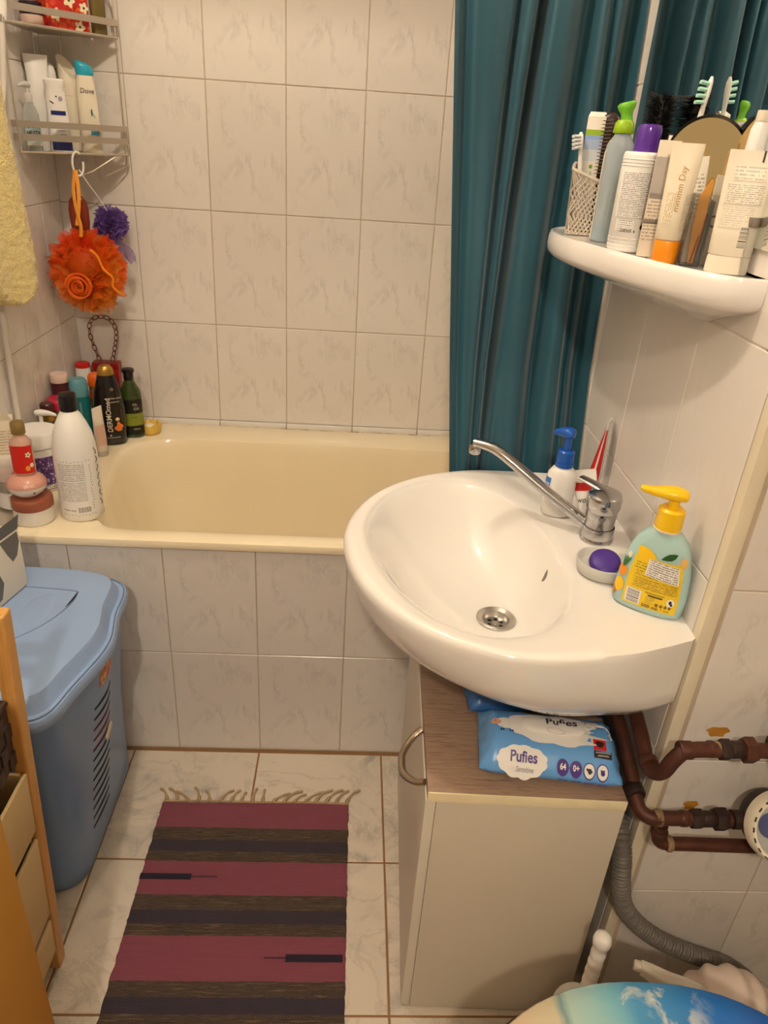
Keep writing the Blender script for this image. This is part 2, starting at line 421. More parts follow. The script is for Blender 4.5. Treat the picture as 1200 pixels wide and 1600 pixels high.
def tiles(wall, us, vs, origin, U, V, mat, joint=.0024, name='tile', proud=.0014):
    U, V = Vector(U), Vector(V); Nn = U.cross(V); og = Vector(origin)
    for i in range(len(us)-1):
        for j in range(len(vs)-1):
            w_, h_ = us[i+1]-us[i]-joint, vs[j+1]-vs[j]-joint
            if w_ < .008 or h_ < .008: continue
            key = (round(w_, 3), round(h_, 3), mat.name)
            if key not in tile_cache:
                b = .0011; z0, z1, z2 = -.001, proud-.0009, proud
                a, c = w_/2, h_/2
                Vt = [(-a, -c, z0), (a, -c, z0), (a, c, z0), (-a, c, z0), (-a, -c, z1), (a, -c, z1), (a, c, z1), (-a, c, z1),
                      (-a+b, -c+b, z2), (a-b, -c+b, z2), (a-b, c-b, z2), (-a+b, c-b, z2)]
                Ft = [(8, 9, 10, 11)]
                for k in range(4):
                    q = (k+1) % 4; Ft += [(k, q, q+4, k+4), (k+4, q+4, q+8, k+8)]
                me = bpy.data.meshes.new(name); me.from_pydata(Vt, [], Ft); me.materials.append(mat); tile_cache[key] = me
            o = bpy.data.objects.new(name, tile_cache[key]); link(o, wall)
            c = og+U*((us[i]+us[i+1])/2)+V*((vs[j]+vs[j+1])/2)
            t = R_.uniform(-.0008, .0008)
            o.matrix_local = Matrix(((U.x, V.x, Nn.x, c.x), (U.y, V.y, Nn.y, c.y), (U.z, V.z, Nn.z, c.z), (0, 0, 0, 1)))
def cuts(lo, hi, first, step):
    k = math.ceil((lo-first)/step+.02); out = [lo]
    while first+k*step < hi-.004: out.append(first+k*step); k += 1
    return out+[hi]
tiles(wall_back, cuts(XL, XA, 0, .2), cuts(.5995, ZC, .8877, .3021), (0, YB, 0), (1, 0, 0), (0, 0, 1), MARBLE, name='wall_tile')
tiles(wall_left, cuts(YF, YB, .612, .2), cuts(.0, ZC, .8935, .301), (XL, 0, 0), (0, 1, 0), (0, 0, 1), MARBLE, name='wall_tile')
tiles(wall_right, cuts(-YB, -YC-.002, .159, .2), cuts(0, ZC, .8955, .302), (XA, 0, 0), (0, -1, 0), (0, 0, 1), PLAIN, name='wall_tile')
tiles(wall_column, cuts(XA+.017, XR, .898, .2), cuts(0, ZC, .8955, .301), (0, YC, 0), (1, 0, 0), (0, 0, 1), MARBLE, name='wall_tile')
tiles(wall_apron, cuts(XL, XA, 0, .2), cuts(.003, .583, .3025, .3), (0, 0, 0), (1, 0, 0), (0, 0, 1), MARBLE, name='wall_tile')
tiles(floor, cuts(XL, XR, -.0014, .307), cuts(YF, -.0, -.3166, .307), (0, 0, 0), (1, 0, 0), (0, 1, 0), FLOORT, joint=.0042, name='floor_tile')
# corner bead on the pipe chase, low tile strip along the tub
BEAD = M('cream_corner_bead', (226, 215, 190), .4, var=.08, vs=20)
rs = []
for z in (0.0, ZC):
    rs.append([(XA-.0016, YC+.016, z), (XA-.0022, YC+.006, z), (XA-.0012, YC-.0008, z), (XA+.003, YC-.0026, z), (XA+.012, YC-.0026, z), (XA+.0165, YC-.0016, z), (XA+.0165, YC+.002, z), (XA+.002, YC+.004, z), (XA+.001, YC+.016, z)])
trim1 = struct(rings('trim_1', rs, BEAD), 'cream corner bead on the pipe chase edge')
STRIP = M('white_tile_strip', (226, 222, 216), .25, var=.05)
trim2 = empty('trim_2', (0, YB-.006, .592)); struct(trim2, 'row of narrow white edging strips above the bathtub')
for i in range(6):
    x0, x1 = -.595+i*.2+.0 if i == 0 else -.6+i*.2, min(-.4+i*.2, XA)
    box('edging_strip', (x1-x0-.002, .010, .0165), ((x0+x1)/2, 0, 0), STRIP, trim2, .002)
SEAL = None
m_, nt_, b_ = base('stained_sealant'); f_ = noise_(nt_, coord(nt_), 26, 4, .7)
nt_.links.new(ramp(nt_, f_, [(.50, lin((216, 200, 168))), (.60, lin((150, 104, 52))), (.66, lin((70, 46, 26)))]), b_.inputs['Base Color']); b_.inputs['Roughness'].default_value = .6
SEAL = m_
box('sealant', (1.16, .007, .0035), (.08, -.0065, -.0085), SEAL, trim2, .0012)
# stains left on the pipe wall
RUST = M('ochre_stain', (186, 128, 40), .7, var=.35, vs=60)
for (x, z, a, b) in ((.746, .652, .016, .010), (.745, .499, .011, .0105)):
    V = [(x+a*(1+.18*math.sin(3*t)+.1*math.sin(7*t+1))*math.cos(t), YC-.0019, z+b*(1+.15*math.sin(4*t+x*40))*math.sin(t)) for t in [2*PI*i/26 for i in range(26)]]
    mk('plaster_stain', V, [tuple(range(26))], RUST, wall_column, smooth=False)
# lamp
def bulb_lamp(label, x, y, watts, mname, RB=.045):
    lamp = thing('ceiling_lamp', label, 'lamp', (x, y, ZC))
    lathe('ceiling_rose', [(.055, -.0005), (.055, -.012), (.02, -.03), (.016, -.08)], WHITE, lamp)
    lathe('socket', [(.02, -.06), (.023, -.15), (.017, -.16)], WHITE, lamp)
    em, ent, eb = base(mname); eb.inputs['Base Color'].default_value = (1, 1, 1, 1)
    eb.inputs['Emission Color'].default_value = LAMP_COL+(1,)
    eb.inputs['Emission Strength'].default_value = watts/(4*PI*PI*RB*RB)
    lathe('bulb', [(.016, -.158)]+[(max(.0005, RB*math.sin(t)), -.205+RB*math.cos(t)) for t in [.35+i*(PI-.35)/14 for i in range(15)]], em, lamp, 28)
bulb_lamp('small round ceiling lamp with a bare warm bulb over the bathroom floor', LAMP[0], LAMP[1], LAMP_W, 'bulb_glow', .030)
bulb_lamp('ceiling lamp with a bare warm bulb in the hallway behind the doorway', HALL[0], HALL[1], HALL_W, 'hall_bulb_glow')

# ================================================================== BATHTUB
TUBM = M('cream_enamel', (242, 228, 196), .16, coat=.3, var=.04)
tub = thing('bathtub', 'cream enamel bathtub built in behind the tiled apron', 'bathtub', (.08, .36, 0))
def rrect(x0, x1, y0, y1, r, n=8):
    out = []
    for cx, cy, a0 in ((x1-r, y1-r, 0), (x0+r, y1-r, PI/2), (x0+r, y0+r, PI), (x1-r, y0+r, 1.5*PI)):
        for i in range(n+1): a = a0+PI/2*i/n; out.append((cx+r*math.cos(a), cy+r*math.sin(a)))
    return out
cT = (.1, .31); nT = 220
outer = polar(rrect(-.515, XA-.004, -.009, .731, .022), cT, nT)
inn = smooth_path([(x, y, 0) for x, y in [(-.30, .046), (-.352, .075), (-.378, .13), (-.392, .22), (-.412, .33), (-.425, .44), (-.412, .54), (-.36, .592), (-.27, .606), (.0, .608), (.3, .608), (.5, .603), (.585, .57), (.62, .48), (.62, .17), (.59, .085), (.5, .047), (.2, .044), (-.1, .044)]], 6, True)
inn = polar([(p.x, p.y) for p in inn], cT, nT)
bot = polar(rrect(-.24, .52, .13, .52, .14), cT, nT)
def L(a, b, t): return [(p[0]+(q[0]-p[0])*t, p[1]+(q[1]-p[1])*t) for p, q in zip(a, b)]
def Zs(ring, z): return [(x-.08, y-.36, z-.018*max(0, y)/.735) for x, y in ring]
rs = [Zs(L(outer, inn, .01), .586), Zs(outer, .588), Zs(outer, .597), Zs(L(outer, inn, .03), .6025), Zs(L(outer, inn, .10), .6045), Zs(L(outer, inn, .55), .604), Zs(L(outer, inn, .86), .6035), Zs(inn, .600), Zs(L(inn, bot, .03), .593), Zs(L(inn, bot, .07), .575)]
for t, z in ((.16, .51), (.32, .40), (.5, .30), (.68, .225), (.86, .185), (1, .172)): rs.append(Zs(L(inn, bot, t), z))
rings('shell', rs, TUBM, tub, cap0=False)
ledge = struct(box('trim_3', (.08, .735, .595), (-.555, .37, .2975), M('grey_beige_ledge', (176, 164, 148), .5, var=.1), None, .004), 'grey beige ledge between the bathtub and the left wall')

# ================================================================== SHOWER CURTAIN
cm, cnt, cb = base('teal_curtain'); v_ = coord(cnt)
ns = noise_(cnt, v_, 500, 2)
cnt.links.new(mixc(cnt, ns, lin((12, 68, 86)), lin((20, 82, 100))), cb.inputs['Base Color']); cb.inputs['Roughness'].default_value = .5
cb.inputs['Sheen Weight'].default_value = .3
bump(cnt, cb, noise_(cnt, v_, 900, 1), .12, .0006)
curtain = thing('shower_curtain', 'teal fabric shower curtain drawn in deep folds against the sink wall', 'curtain', (.5, .07, 0))
nu, nv = 300, 90; V = []
FOLDS = [(.06, .030, .55, .0), (.33, .022, .9, -.20), (.45, .030, 1.9, -.26), (.68, .060, 1.5, -.13), (.82, .030, .9, -.03), (.94, .070, 2.1, -.02)]
def sm(a, b, x):
    t = max(0, min(1, (x-a)/(b-a))); return t*t*(3-2*t)
KN = [(2.0, .125, .034), (1.62, .098, .034), (1.3, .075, .034), (1.0, .045, .032), (.86, .012, .024), (.74, -.018, .014), (.62, -.034, .009), (.2, -.034, .010)]
def kn(z):
    for a, b in zip(KN, KN[1:]):
        if a[0] >= z >= b[0]:
            t = (a[0]-z)/(a[0]-b[0]); return a[1]+(b[1]-a[1])*t, a[2]+(b[2]-a[2])*t
    return KN[0][1:] if z > KN[0][0] else KN[-1][1:]
for j in range(nv+1):
    z = 1.98-(1.98-.24)*j/nv
    xl = .318 if z > 1.8 else .336+(1.6-z)*.078
    xr = XA-.006
    cy, am = kn(z)
    for i in range(nu+1):
        u = i/nu
        g = 0
        for (c0_, wd_, am_, sl_) in FOLDS:
            cc_ = c0_+sl_*(1.6-z)+.006*math.sin(4*z+20*c0_); g += am_*math.exp(-((u-cc_)/wd_)**2)
        d = .75+.18*math.sin(11*u+.8*z+.5)+.07*math.sin(27*u+1.7*z)+.03*math.sin(53*u-2.1*z)+.02*math.sin(9*z+14*u)-g
        sx = 0
        V.append((xl+(xr-xl)*u+sx*math.sin(PI*u)-.5, cy-am*d*.85-.07+.010, z))
F = [(j*(nu+1)+i, (j+1)*(nu+1)+i, (j+1)*(nu+1)+i+1, j*(nu+1)+i+1) for j in range(nv) for i in range(nu)]
cl = mk('cloth', V, F, cm, curtain, sharp=180)
sd = cl.modifiers.new('thick', 'SOLIDIFY'); sd.thickness = .0009
rod = thing('curtain_rod', 'white curtain rod above the bathtub', 'rod', (.04, .125, 2.03))
tube('rail', [(XL-.04+.002, 0, 0), (XA-.04-.002, 0, 0)], .011, WHITE, rod, 16)
for i in range(7):
    x = .33+i*.055
    g = thing('curtain_ring', 'white ring carrying the teal shower curtain on its rod', 'ring', (x, .125, 2.02), 0, 'shower curtain rings')
    tube('hoop', [(0, .018*math.cos(t), .030*math.sin(t)-.012) for t in [2*PI*k/18 for k in range(18)]], .002, WHITE, g, 6, closed=True)

# ================================================================== WALL MIRROR AND CERAMIC SHELF
MIR = M('silvered_glass', (238, 240, 238), .01, 1.0)
mirror = thing('wall_mirror', 'frameless mirror on the sink wall above the ceramic shelf', 'mirror', (XA-.0015, -.24, 1.30))
box('glass', (.005, .61, .62), (-.0028, 0, .31), MIR, mirror, .001)
SHZ = 1.27
shelf = thing('ceramic_shelf', 'white curved ceramic shelf under the wall mirror', 'shelf', (XA-.0015, -.2, SHZ-.06))
so = smooth_path([(x, y, 0) for x, y in [(.66, .030), (.59, .028), (.545, .008), (.519, -.04), (.511, -.11), (.519, -.19), (.538, -.27), (.566, -.36), (.598, -.435), (.632, -.482), (.66, -.495)]], 6)
prof = [(p.x-XA+.0015, p.y+.2) for p in so]
prof = [(0, .230)]+prof+[(0, -.295)]
def sc(f, z, dz=0):
    return [(x*f, y*(1-(1-f)*.55), z) for x, y in prof]
rs = [sc(.30, -.012), sc(.62, .006), sc(.88, .018), sc(.965, .024), sc(.995, .032), sc(1.0, .042), sc(.995, .052), sc(.98, .059), sc(.955, .0605), sc(.93, .0585), sc(.90, .0575), sc(.5, .0575)]
rings('slab', rs, CERAMIC, shelf, sharp=50)

# ================================================================== WASHBASIN
basin = thing('washbasin', 'white ceramic washbasin with a wide round bowl on the right wall', 'sink', (XA-.0015, -.32, .812))
po = smooth_path([(x, y, 0) for x, y in [(.66, -.043), (.60, -.038), (.50, -.034), (.42, -.040), (.335, -.072), (.262, -.130), (.212, -.212), (.190, -.31), (.204, -.415), (.245, -.505), (.31, -.575), (.39, -.618), (.47, -.630), (.56, -.617), (.62, -.597), (.66, -.581)]], 6)
po = [(XA-.0015, -.045)]+[(p.x, p.y) for p in po]+[(XA-.0015, -.577)]
cS = (.455, -.34); nS = 200
outS = polar(po, cS, nS)
bo = smooth_path([(x, y, 0) for x, y in [(.226, -.30), (.240, -.22), (.272, -.158), (.337, -.098), (.413, -.082), (.476, -.13), (.518, -.22), (.538, -.33), (.538, -.43), (.515, -.51), (.465, -.562), (.40, -.578), (.335, -.552), (.282, -.49), (.243, -.40)]], 6, True)
bowl = polar([(p.x, p.y) for p in bo], cS, nS)
dr = [(.452+.031*math.cos(2*PI*j/nS), -.358+.031*math.sin(2*PI*j/nS)) for j in range(nS)]
def S3(ring, z): return [(x-XA+.0015, y+.32, z-.812) for x, y in ring]
def shr(s):
    out = []
    for x, y in outS:                       # the skirt stays full where it meets the wall
        k = s+(1-s)*(.9 if s > .8 else .45 if s > .7 else .1)*sm(.50, .665, x)
        out.append((XA-.0015+(x-XA+.0015)*s, -.32+(y+.32)*(1-(1-k)*.55)))
    return out
rs = [S3(shr(.35), .652), S3(shr(.58), .664), S3(shr(.74), .680), S3(shr(.86), .706), S3(shr(.93), .727), S3(shr(.972), .750), S3(shr(.992), .774), S3(outS, .793), S3(outS, .803), S3(shr(.992), .810), S3(shr(.975), .8135)]
rs += [S3(L(shr(.975), bowl, t), .8135-.003*t) for t in (.25, .6, .88)]
rs += [S3(bowl, .808)]
for t in (.008, .018, .032, .055, .085, .13, .2, .3, .42, .55, .68, .8, .9, 1.0):
    tt = t-.035*(1-math.exp(-t/.035)); tt /= (1-.035)
    g = 1-max(0, 1-tt)**2.35
    rs.append(S3(L(bowl, dr, t), .8075-.1275*g))
rings('basin_shell', rs, CERAMIC, basin, cap1=False, sharp=60)
dz = -.1325
lathe('drain_flange', [(.0335, dz+.0015), (.0335, dz+.004), (.030, dz+.0055), (.023, dz+.002), (.0205, dz-.006), (.019, dz-.008)], SATIN, basin, 36, (.452-XA+.0015, -.038, 0), cap=False)
lathe('drain_grate', [(.0001, dz-.0075), (.020, dz-.0075), (.020, dz-.010), (.0001, dz-.010)], SATIN, basin, 32, (.452-XA+.0015, -.038, 0))
for a in range(6):
    t = a*PI/3+.3
    lathe('drain_hole', [(.0001, dz-.0070), (.0036, dz-.0070), (.0036, dz-.0073)], BLACK, basin, 12, (.452-XA+.0015+.0115*math.cos(t), -.038+.0115*math.sin(t), 0))
lathe('drain_screw', [(.004, dz-.0078), (.004, dz-.0058), (.002, dz-.005)], SATIN, basin, 12, (.452-XA+.0015, -.038, 0))
ov = lathe('overflow_hole', [(.0001, 0), (.007, 0), (.007, .003), (.0055, .003)], M('overflow_shade', (120, 112, 104), .5), basin, 20, axis='X')
ov.location = (.530-XA+.0015-.0035, -.02, -.052); ov.rotation_euler = (0, .25, -.12); ov.scale = (1.2, 1.0, 1.7)
# ------------------------------------------------------------------ tap
tap = thing('mixer_tap', 'chrome single lever mixer tap with a long swivel spout', 'tap', (.615, -.300, .8125))
lathe('body', [(.028, 0), (.028, .005), (.025, .009), (.0245, .040), (.0255, .044), (.0255, .056), (.0245, .060)], CHROME, tap, 36)
ld = [(.0262, .058), (.0285, .063), (.0288, .078), (.0262, .085), (.018, .0895), (.001, .092)]
hd = lathe('cartridge_cap', [(a, b-.058) for a, b in ld], CHROME, tap, 36); hd.location = (0, 0, .058); hd.rotation_euler = (.10, -.05, 0)
lv = smooth_path([(.008, -.004, .084), (-.004, .010, .0885), (-.018, .028, .0905), (-.030, .044, .0905)], 5)
tube('lever', lv, lambda t: .0115-.003*t, CHROME, hd, 14, flat=(1, .38)).location = (0, 0, -.058)
lathe('hot_mark', [(.0001, 0), (.0032, 0), (.0032, .0009), (.0001, .0012)], M('red_dot', (190, 40, 30), .4), hd, 14, (-.0165, -.012, .0245))
sp = smooth_path([(-.008, .003, .014), (-.022, .013, .024), (-.085, .046, .062), (-.140, .076, .098), (-.165, .0905, .1125), (-.183, .1005, .118), (-.205, .112, .119)], 6)
tube('spout', sp, lambda t: .0118-.0022*t, CHROME, tap, 18, flat=(1, .82))
lathe('aerator', [(.0095, .002), (.0105, 0), (.0105, -.013), (.009, -.015), (.0001, -.015)], CHROME, tap, 22, (-.203, .111, .114))
lathe('swivel_collar', [(.0262, .006), (.0268, .008), (.0268, .024), (.0262, .026)], CHROME, tap, 32, cap=False)

# ================================================================== CABINET UNDER THE BASIN
PANEL = M('beige_laminate', (206, 196, 178), .45, var=.03)
EDGE = M('cream_edge_band', (238, 224, 184), .5, var=.12, vs=30)
LAMI = wood('grey_brown_wood_laminate', (118, 92, 76), (158, 132, 112), 16, (.9, 9, 1))
cab = thing('base_cabinet', 'low beige cabinet with a wood look top under the washbasin', 'cabinet', (.485, -.36, 0), -.035)
X0, X1, Y0, Y1, ZT = .337, .632, -.612, -.10, .546
def cb_(name, lo, hi, mat, bev=.001, par=None):
    lo = Vector(lo); hi = Vector(hi); return box(name, tuple(hi-lo), tuple((lo+hi)/2-Vector((.485, -.36, 0))), mat, par or cab, bev)
cb_('side_panel', (X0+.014, Y0, .004), (X1, Y0+.016, ZT-.017), PANEL)
cb_('side_panel', (X0+.014, Y1-.016, .004), (X1, Y1, ZT-.017), PANEL)
cb_('back_panel', (X1-.006, Y0+.017, .03), (X1, Y1-.017, ZT-.017), PANEL)
cb_('bottom_panel', (X0+.016, Y0+.016, .05), (X1-.006, Y1-.016, .066), PANEL)
cb_('worktop', (X0, Y0+.001, ZT-.017), (X1, Y1, ZT), LAMI)
cb_('edge_band', (X0, Y0-.0012, ZT-.0172), (X1, Y0+.001, ZT+.0002), EDGE, .0004)
door = cb_('cabinet_door', (X0-.002, Y0+.001, .006), (X0+.0135, Y1-.001, ZT-.019), M('white_laminate_door', (214, 206, 190), .4))
hp = smooth_path([(-.150, -.220, .532), (-.164, -.212, .522), (-.180, -.188, .512), (-.183, -.165, .510), (-.180, -.142, .512), (-.164, -.118, .522), (-.150, -.110, .532)], 5)
tube('handle', hp, .0062, M('brushed_handle', (176, 160, 142), .3, .9), door, 12, flat=(1, .7))

# ------------------------------------------------------------------ packs of wipes
PBLUE = M('sky_blue_film', (104, 166, 230), .28, var=.08, vs=22, bmp=.25, bs=40)
PWHITE = M('white_print', (240, 238, 234), .35); PPURP = M('violet_print', (74, 44, 132), .35); PRED = M('red_print', (205, 42, 38), .4)
PDARK = M('dark_print', (44, 34, 34), .45)
def film_pack(name, parent, W, D, H, mat):
    """pillow pack with flattened crimped ends"""
    nx, ny = 40, 20; V = []; F = []
    def prof_(u):
        a = abs(2*u-1); return 1-max(0, (a-.80)/.20)**1.6
    def P(u, v, s):
        h = prof_(u); e = 1-abs(2*v-1)**2.6*.92
        wv = .0016*math.sin(23*u+9*v)+.0012*math.sin(41*u-13*v)
        x = (u-.5)*W; y = (v-.5)*D*(1-.05*(1-h))
        zc = H*.44
        z = H*.30+s*H*(.70 if s > 0 else .30)*(.12+.88*h)*(.08+.92*e)+wv*(1.4-h)*e
        if abs(2*u-1) > .9: z += .003*math.sin(26*v)
        return (x, y, max(z, .0004))
    for s in (1, -1):
        for j in range(ny+1):
            for i in range(nx+1): V.append(P(i/nx, j/ny, s))
    o = (nx+1)*(ny+1)
    for j in range(ny):
        for i in range(nx):
            a = j*(nx+1)+i; F.append((a, a+1, a+nx+2, a+nx+1)); F.append((o+a, o+a+nx+1, o+a+nx+2, o+a+1))
    for i in range(nx):
        F.append((i, o+i, o+i+1, i+1)); a = ny*(nx+1)+i; F.append((a, a+1, o+a+1, o+a))
    for j in range(ny):
        a = j*(nx+1); F.append((a, a+nx+1, o+a+nx+1, o+a)); a += nx; F.append((a, o+a, o+a+nx+1, a+nx+1))
    ob = fixn(mk(name, V, F, mat, parent, sharp=70)); return ob, P
pk = thing('wipes_pack', 'light blue pack of baby wipes with a white lid on the cabinet', 'wipes pack', (.5185, -.530, ZT+.0006), -.125)
W_, D_, H_ = .212, .122, .056
film, PF = film_pack('film', pk, W_, D_, H_, PBLUE)
def on_pack(x, y, off=.0012):
    y = y*.93-.0165
    return Vector(PF(x/W_+.5, y/D_+.5, 1))+Vector((0, 0, off))+Vector((0, -off*.6, 0))*(1 if y < -.02 else 0)
def pack_shape(name, pts, mat, off):
    from_ = []
    cx = sum(q[0] for q in pts)/len(pts); cy = sum(q[1] for q in pts)/len(pts)
    V = [on_pack(cx, cy, off)]; n = len(pts)
    for k in (.5, 1):
        V += [on_pack(cx+(x-cx)*k, cy+(y-cy)*k, off) for x, y in pts]
    F = [(0, 1+i, 1+(i+1) % n) for i in range(n)]+[(1+i, 1+n+i, 1+n+(i+1) % n, 1+(i+1) % n) for i in range(n)]
    return mk(name, V, F, mat, pk)
def pack_text(s, size, x, y, mat, off=.0026, bold=0, name='lettering', shear=0):
    V, F = text_mesh(s, size, shear, bold); return mk(name, [on_pack(x+v.x, y+v.y, off) for v in V], F, mat, pk, smooth=False)
def cloud(x, y, a, b, n=48, lob=11): return [(x+a*(1+.07*abs(math.sin(lob*t/2)))*math.cos(t), y+b*(1+.12*abs(math.sin(lob*t/2)))*math.sin(t)) for t in [2*PI*i/n for i in range(n)]]
pack_shape('printed_cloud', cloud(.012, .020, .078, .0315), PWHITE, .0012)
lidp = [(.004+.048*math.copysign(abs(math.cos(t))**.7, math.cos(t)), .022+.0195*math.copysign(abs(math.sin(t))**.8, math.sin(t))) for t in [2*PI*i/40 for i in range(40)]]
V = [on_pack(x, y, .0014) for x, y in lidp]+[on_pack(x, y, .0048) for x, y in lidp]+[on_pack(.004+(x-.004)*.94, .022+(y-.022)*.9, .0062) for x, y in lidp]+[on_pack(.004+(x-.004)*.5, .022+(y-.022)*.5, .0066) for x, y in lidp]+[on_pack(.004, .022, .0068)]
F = [(k*40+i, k*40+(i+1) % 40, k*40+40+(i+1) % 40, k*40+40+i) for k in range(3) for i in range(40)]+[(120+i, 120+(i+1) % 40, 160) for i in range(40)]
flip = fixn(mk('flip_lid', V, F, M('white_lid', (236, 232, 226), .3), pk))
Vt, Ft = text_mesh('Pufies', .0205, 0, .0004); mk('lettering', [on_pack(.016+v.x, .026+v.y, .0074) for v in Vt], Ft, M('navy_print', (28, 24, 52), .4), flip, smooth=False)
tb_ = [(.006+.014*math.cos(t), .0065+.006*math.sin(t)) for t in [2*PI*i/24 for i in range(24)]]
tube('thumb_tab', [on_pack(x, y, .0066) for x, y in tb_], .0004, M('lid_line', (196, 190, 184), .4), flip, 5, closed=True)
pack_shape('printed_cloud', cloud(-.044, -.037, .036, .0165), PWHITE, .0012)
pack_text('Pufies', .0175, -.042, -.034, PPURP, .0022, .0004); pack_text('Sensitive', .0075, -.040, -.0465, M('grey_print', (120, 116, 130), .5), .0022, 0, shear=.2)
for k, (s_, m2) in enumerate((('64', PPURP), ('0+', PPURP), ('', PWHITE), ('', PWHITE))):
    x = .016+.0195*k
    y = -.0395-.0004*k
    pack_shape('printed_badge', [(x+.0088*math.cos(t), y+.0088*math.sin(t)) for t in [2*PI*i/22 for i in range(22)]], PPURP, .0013)
    if s_: pack_text(s_, .0088, x, y, PWHITE, .0026, .0003)
    else:
        pack_shape('printed_badge', [(x+.0075*math.cos(t), y+.0075*math.sin(t)) for t in [2*PI*i/22 for i in range(22)]], PWHITE, .0017)
        pack_shape('printed_icon', [(x+.0045*math.cos(t)*(1+.4*math.cos(2*t+k)), y+.0028*math.sin(t)*(1+.3*math.sin(3*t))) for t in [2*PI*i/20 for i in range(20)]], PDARK if k == 2 else PPURP, .0021)
    pack_text('mmm mm', .0035, x, y-.0115, PPURP, .002)
pack_shape('printed_bridge', [(.026, -.041), (.026, -.0385), (.029, -.0385), (.029, -.041)], PPURP, .0013)
pack_shape('printed_square', [(.062, -.014), (.081, -.014), (.081, .004), (.062, .004)], PRED, .0013)
pack_shape('printed_icon', [(.0715+.006*math.cos(t)*(1+.2*math.sin(3*t)), -.004+.0055*math.sin(t)) for t in [2*PI*i/20 for i in range(20)]], PDARK, .0017)
pack_shape('printed_square', [(.062, -.0245), (.0885, -.0245), (.0885, -.0145), (.062, -.0145)], PDARK, .0013)
pack_text('mmmmmmm', .0042, .0752, -.0175, PWHITE, .0022); pack_text('mmmmm', .0042, .0752, -.0218, PWHITE, .0022)
pack_text('Sensitive', .0098, .066, .0445, M('violet_grey_print', (96, 84, 140), .4), .0024, .0002); pack_text('0 mmmm', .0068, .0665, .0365, PDARK, .0026); pack_text('TECTEH', .0072, .0665, .0285, PDARK, .0026)
# a small printed lamb body and legs
pack_shape('printed_lamb', cloud(-.068, .018, .014, .012, 36, 9), PWHITE, .0016)
pack_shape('printed_lamb', [(-.083+.0075*math.cos(t), .019+.0065*math.sin(t)) for t in [2*PI*i/18 for i in range(18)]], M('peach_print', (226, 170, 140), .4), .0020)
pack_shape('printed_lamb', [(-.086, .019), (-.084, .019), (-.084, .021), (-.086, .021)], PDARK, .0026)
for x in (-.076, -.0725, -.062, -.0585): pack_shape('printed_lamb', [(x-.0012, .0005), (x+.0012, .0005), (x+.0012, .004), (x-.0012, .004)], PDARK, .0018)
pk2 = thing('wipes_pack', 'second blue wipes pack mostly hidden under the washbasin', 'wipes pack', (.50, -.392, ZT+.0006), .06)
film_pack('film', pk2, .19, .11, .052, M('deep_blue_film', (52, 104, 170), .3, var=.1, bmp=.2, bs=40))

# ================================================================== PIPES ON THE CHASE
RUSTP = M('rusty_pipe', (78, 43, 31), .5, .35, var=.7, vs=34, bmp=.35, bs=90)
RUSTD = M('dark_iron_fitting', (54, 40, 36), .5, .5, var=.4, vs=30, bmp=.3, bs=80)
TOW = M('hemp_sealing', (128, 104, 74), .8, var=.5, vs=90)
YP = -.632
def fitting(parent, x, z, r, l, y, hexa=False, mat=None, nm='coupling'):
    seg = 6 if hexa else 22
    return lathe(nm, [(r*.9, -l/2), (r, -l/2+.002), (r, l/2-.002), (r*.9, l/2)], mat or RUSTD, parent, seg, (x, y, z), axis='X')
def at0(o): return o
p1 = thing('water_pipe', 'upper rusty water pipe bending out from under the basin', 'pipe', (XA, YP, .665))
def loc(pts, o): return [(a-o[0], b-o[1], c-o[2]) for a, b, c in pts]
O1 = (XA, YP, .665)
tube('run', loc(smooth_path([(.655, -.40, .640), (.652, -.48, .635), (.646, -.56, .622), (.642, -.598, .612), (.643, -.622, .614), (.650, -.634, .628), (.657, -.636, .650), (.668, -.635, .666), (.684, -.634, .670), (.72, -.633, .670), (.812, -.633, .6705)], 5), O1), .0108, RUSTP, p1, 16)
for (x, z, r, l, h, mt) in ((.672, .667, .0128, .020, False, RUSTP), (.707, .670, .0118, .010, False, RUSTP), (.7165, .670, .0115, .006, False, TOW), (.7265, .670, .0150, .016, True, RUSTD), (.742, .670, .0122, .020, False, RUSTD), (.761, .670, .0185, .017, True, RUSTP)):
    fitting(p1, x-O1[0], z-O1[2], r, l, 0, h, mt)
lathe('elbow_rim', [(.0125, -.006), (.0135, -.004), (.0135, .004), (.0125, .006)], RUSTP, p1, 18, (.643-O1[0], -.604-O1[1], .6135-O1[2]), axis='Y')
O2 = (XA, YP, .55)
p2 = thing('water_pipe', 'lower rusty water pipe with a tee below the cabinet corner', 'pipe', O2)
tube('run', loc(smooth_path([(.634, -.40, .612), (.634, -.50, .600), (.635, -.565, .574), (.635, -.602, .556), (.638, -.622, .546), (.652, -.634, .5435), (.672, -.634, .544), (.71, -.633, .543), (.786, -.633, .5425)], 5), O2), .0108, RUSTP, p2, 16)
lathe('union', [(.0125, -.011), (.0142, -.008), (.0142, .008), (.0125, .011)], RUSTD, p2, 20, (.635-O2[0], -.598-O2[1], .5585-O2[2]), axis='Y')
for (x, r, l, h, mt) in ((.661, .0125, .012, False, TOW), (.699, .0120, .012, False, RUSTP), (.7185, .0148, .017, True, RUSTD), (.735, .0118, .018, False, RUSTD), (.7545, .0172, .018, True, RUSTD)):
    fitting(p2, x-O2[0], .543-O2[2], r, l, -.001, h, mt)
O3 = (XA, YP, .50)
p3 = thing('water_pipe', 'lowest rusty pipe running level along the pipe wall', 'pipe', O3)
tube('run', loc(smooth_path([(.6735, -.6335, .536), (.6735, -.6345, .520), (.676, -.636, .507), (.688, -.637, .501), (.72, -.637, .500), (.80, -.637, .498), (XR-.004, -.637, .490)], 6), O3), .0102, RUSTP, p3, 16)
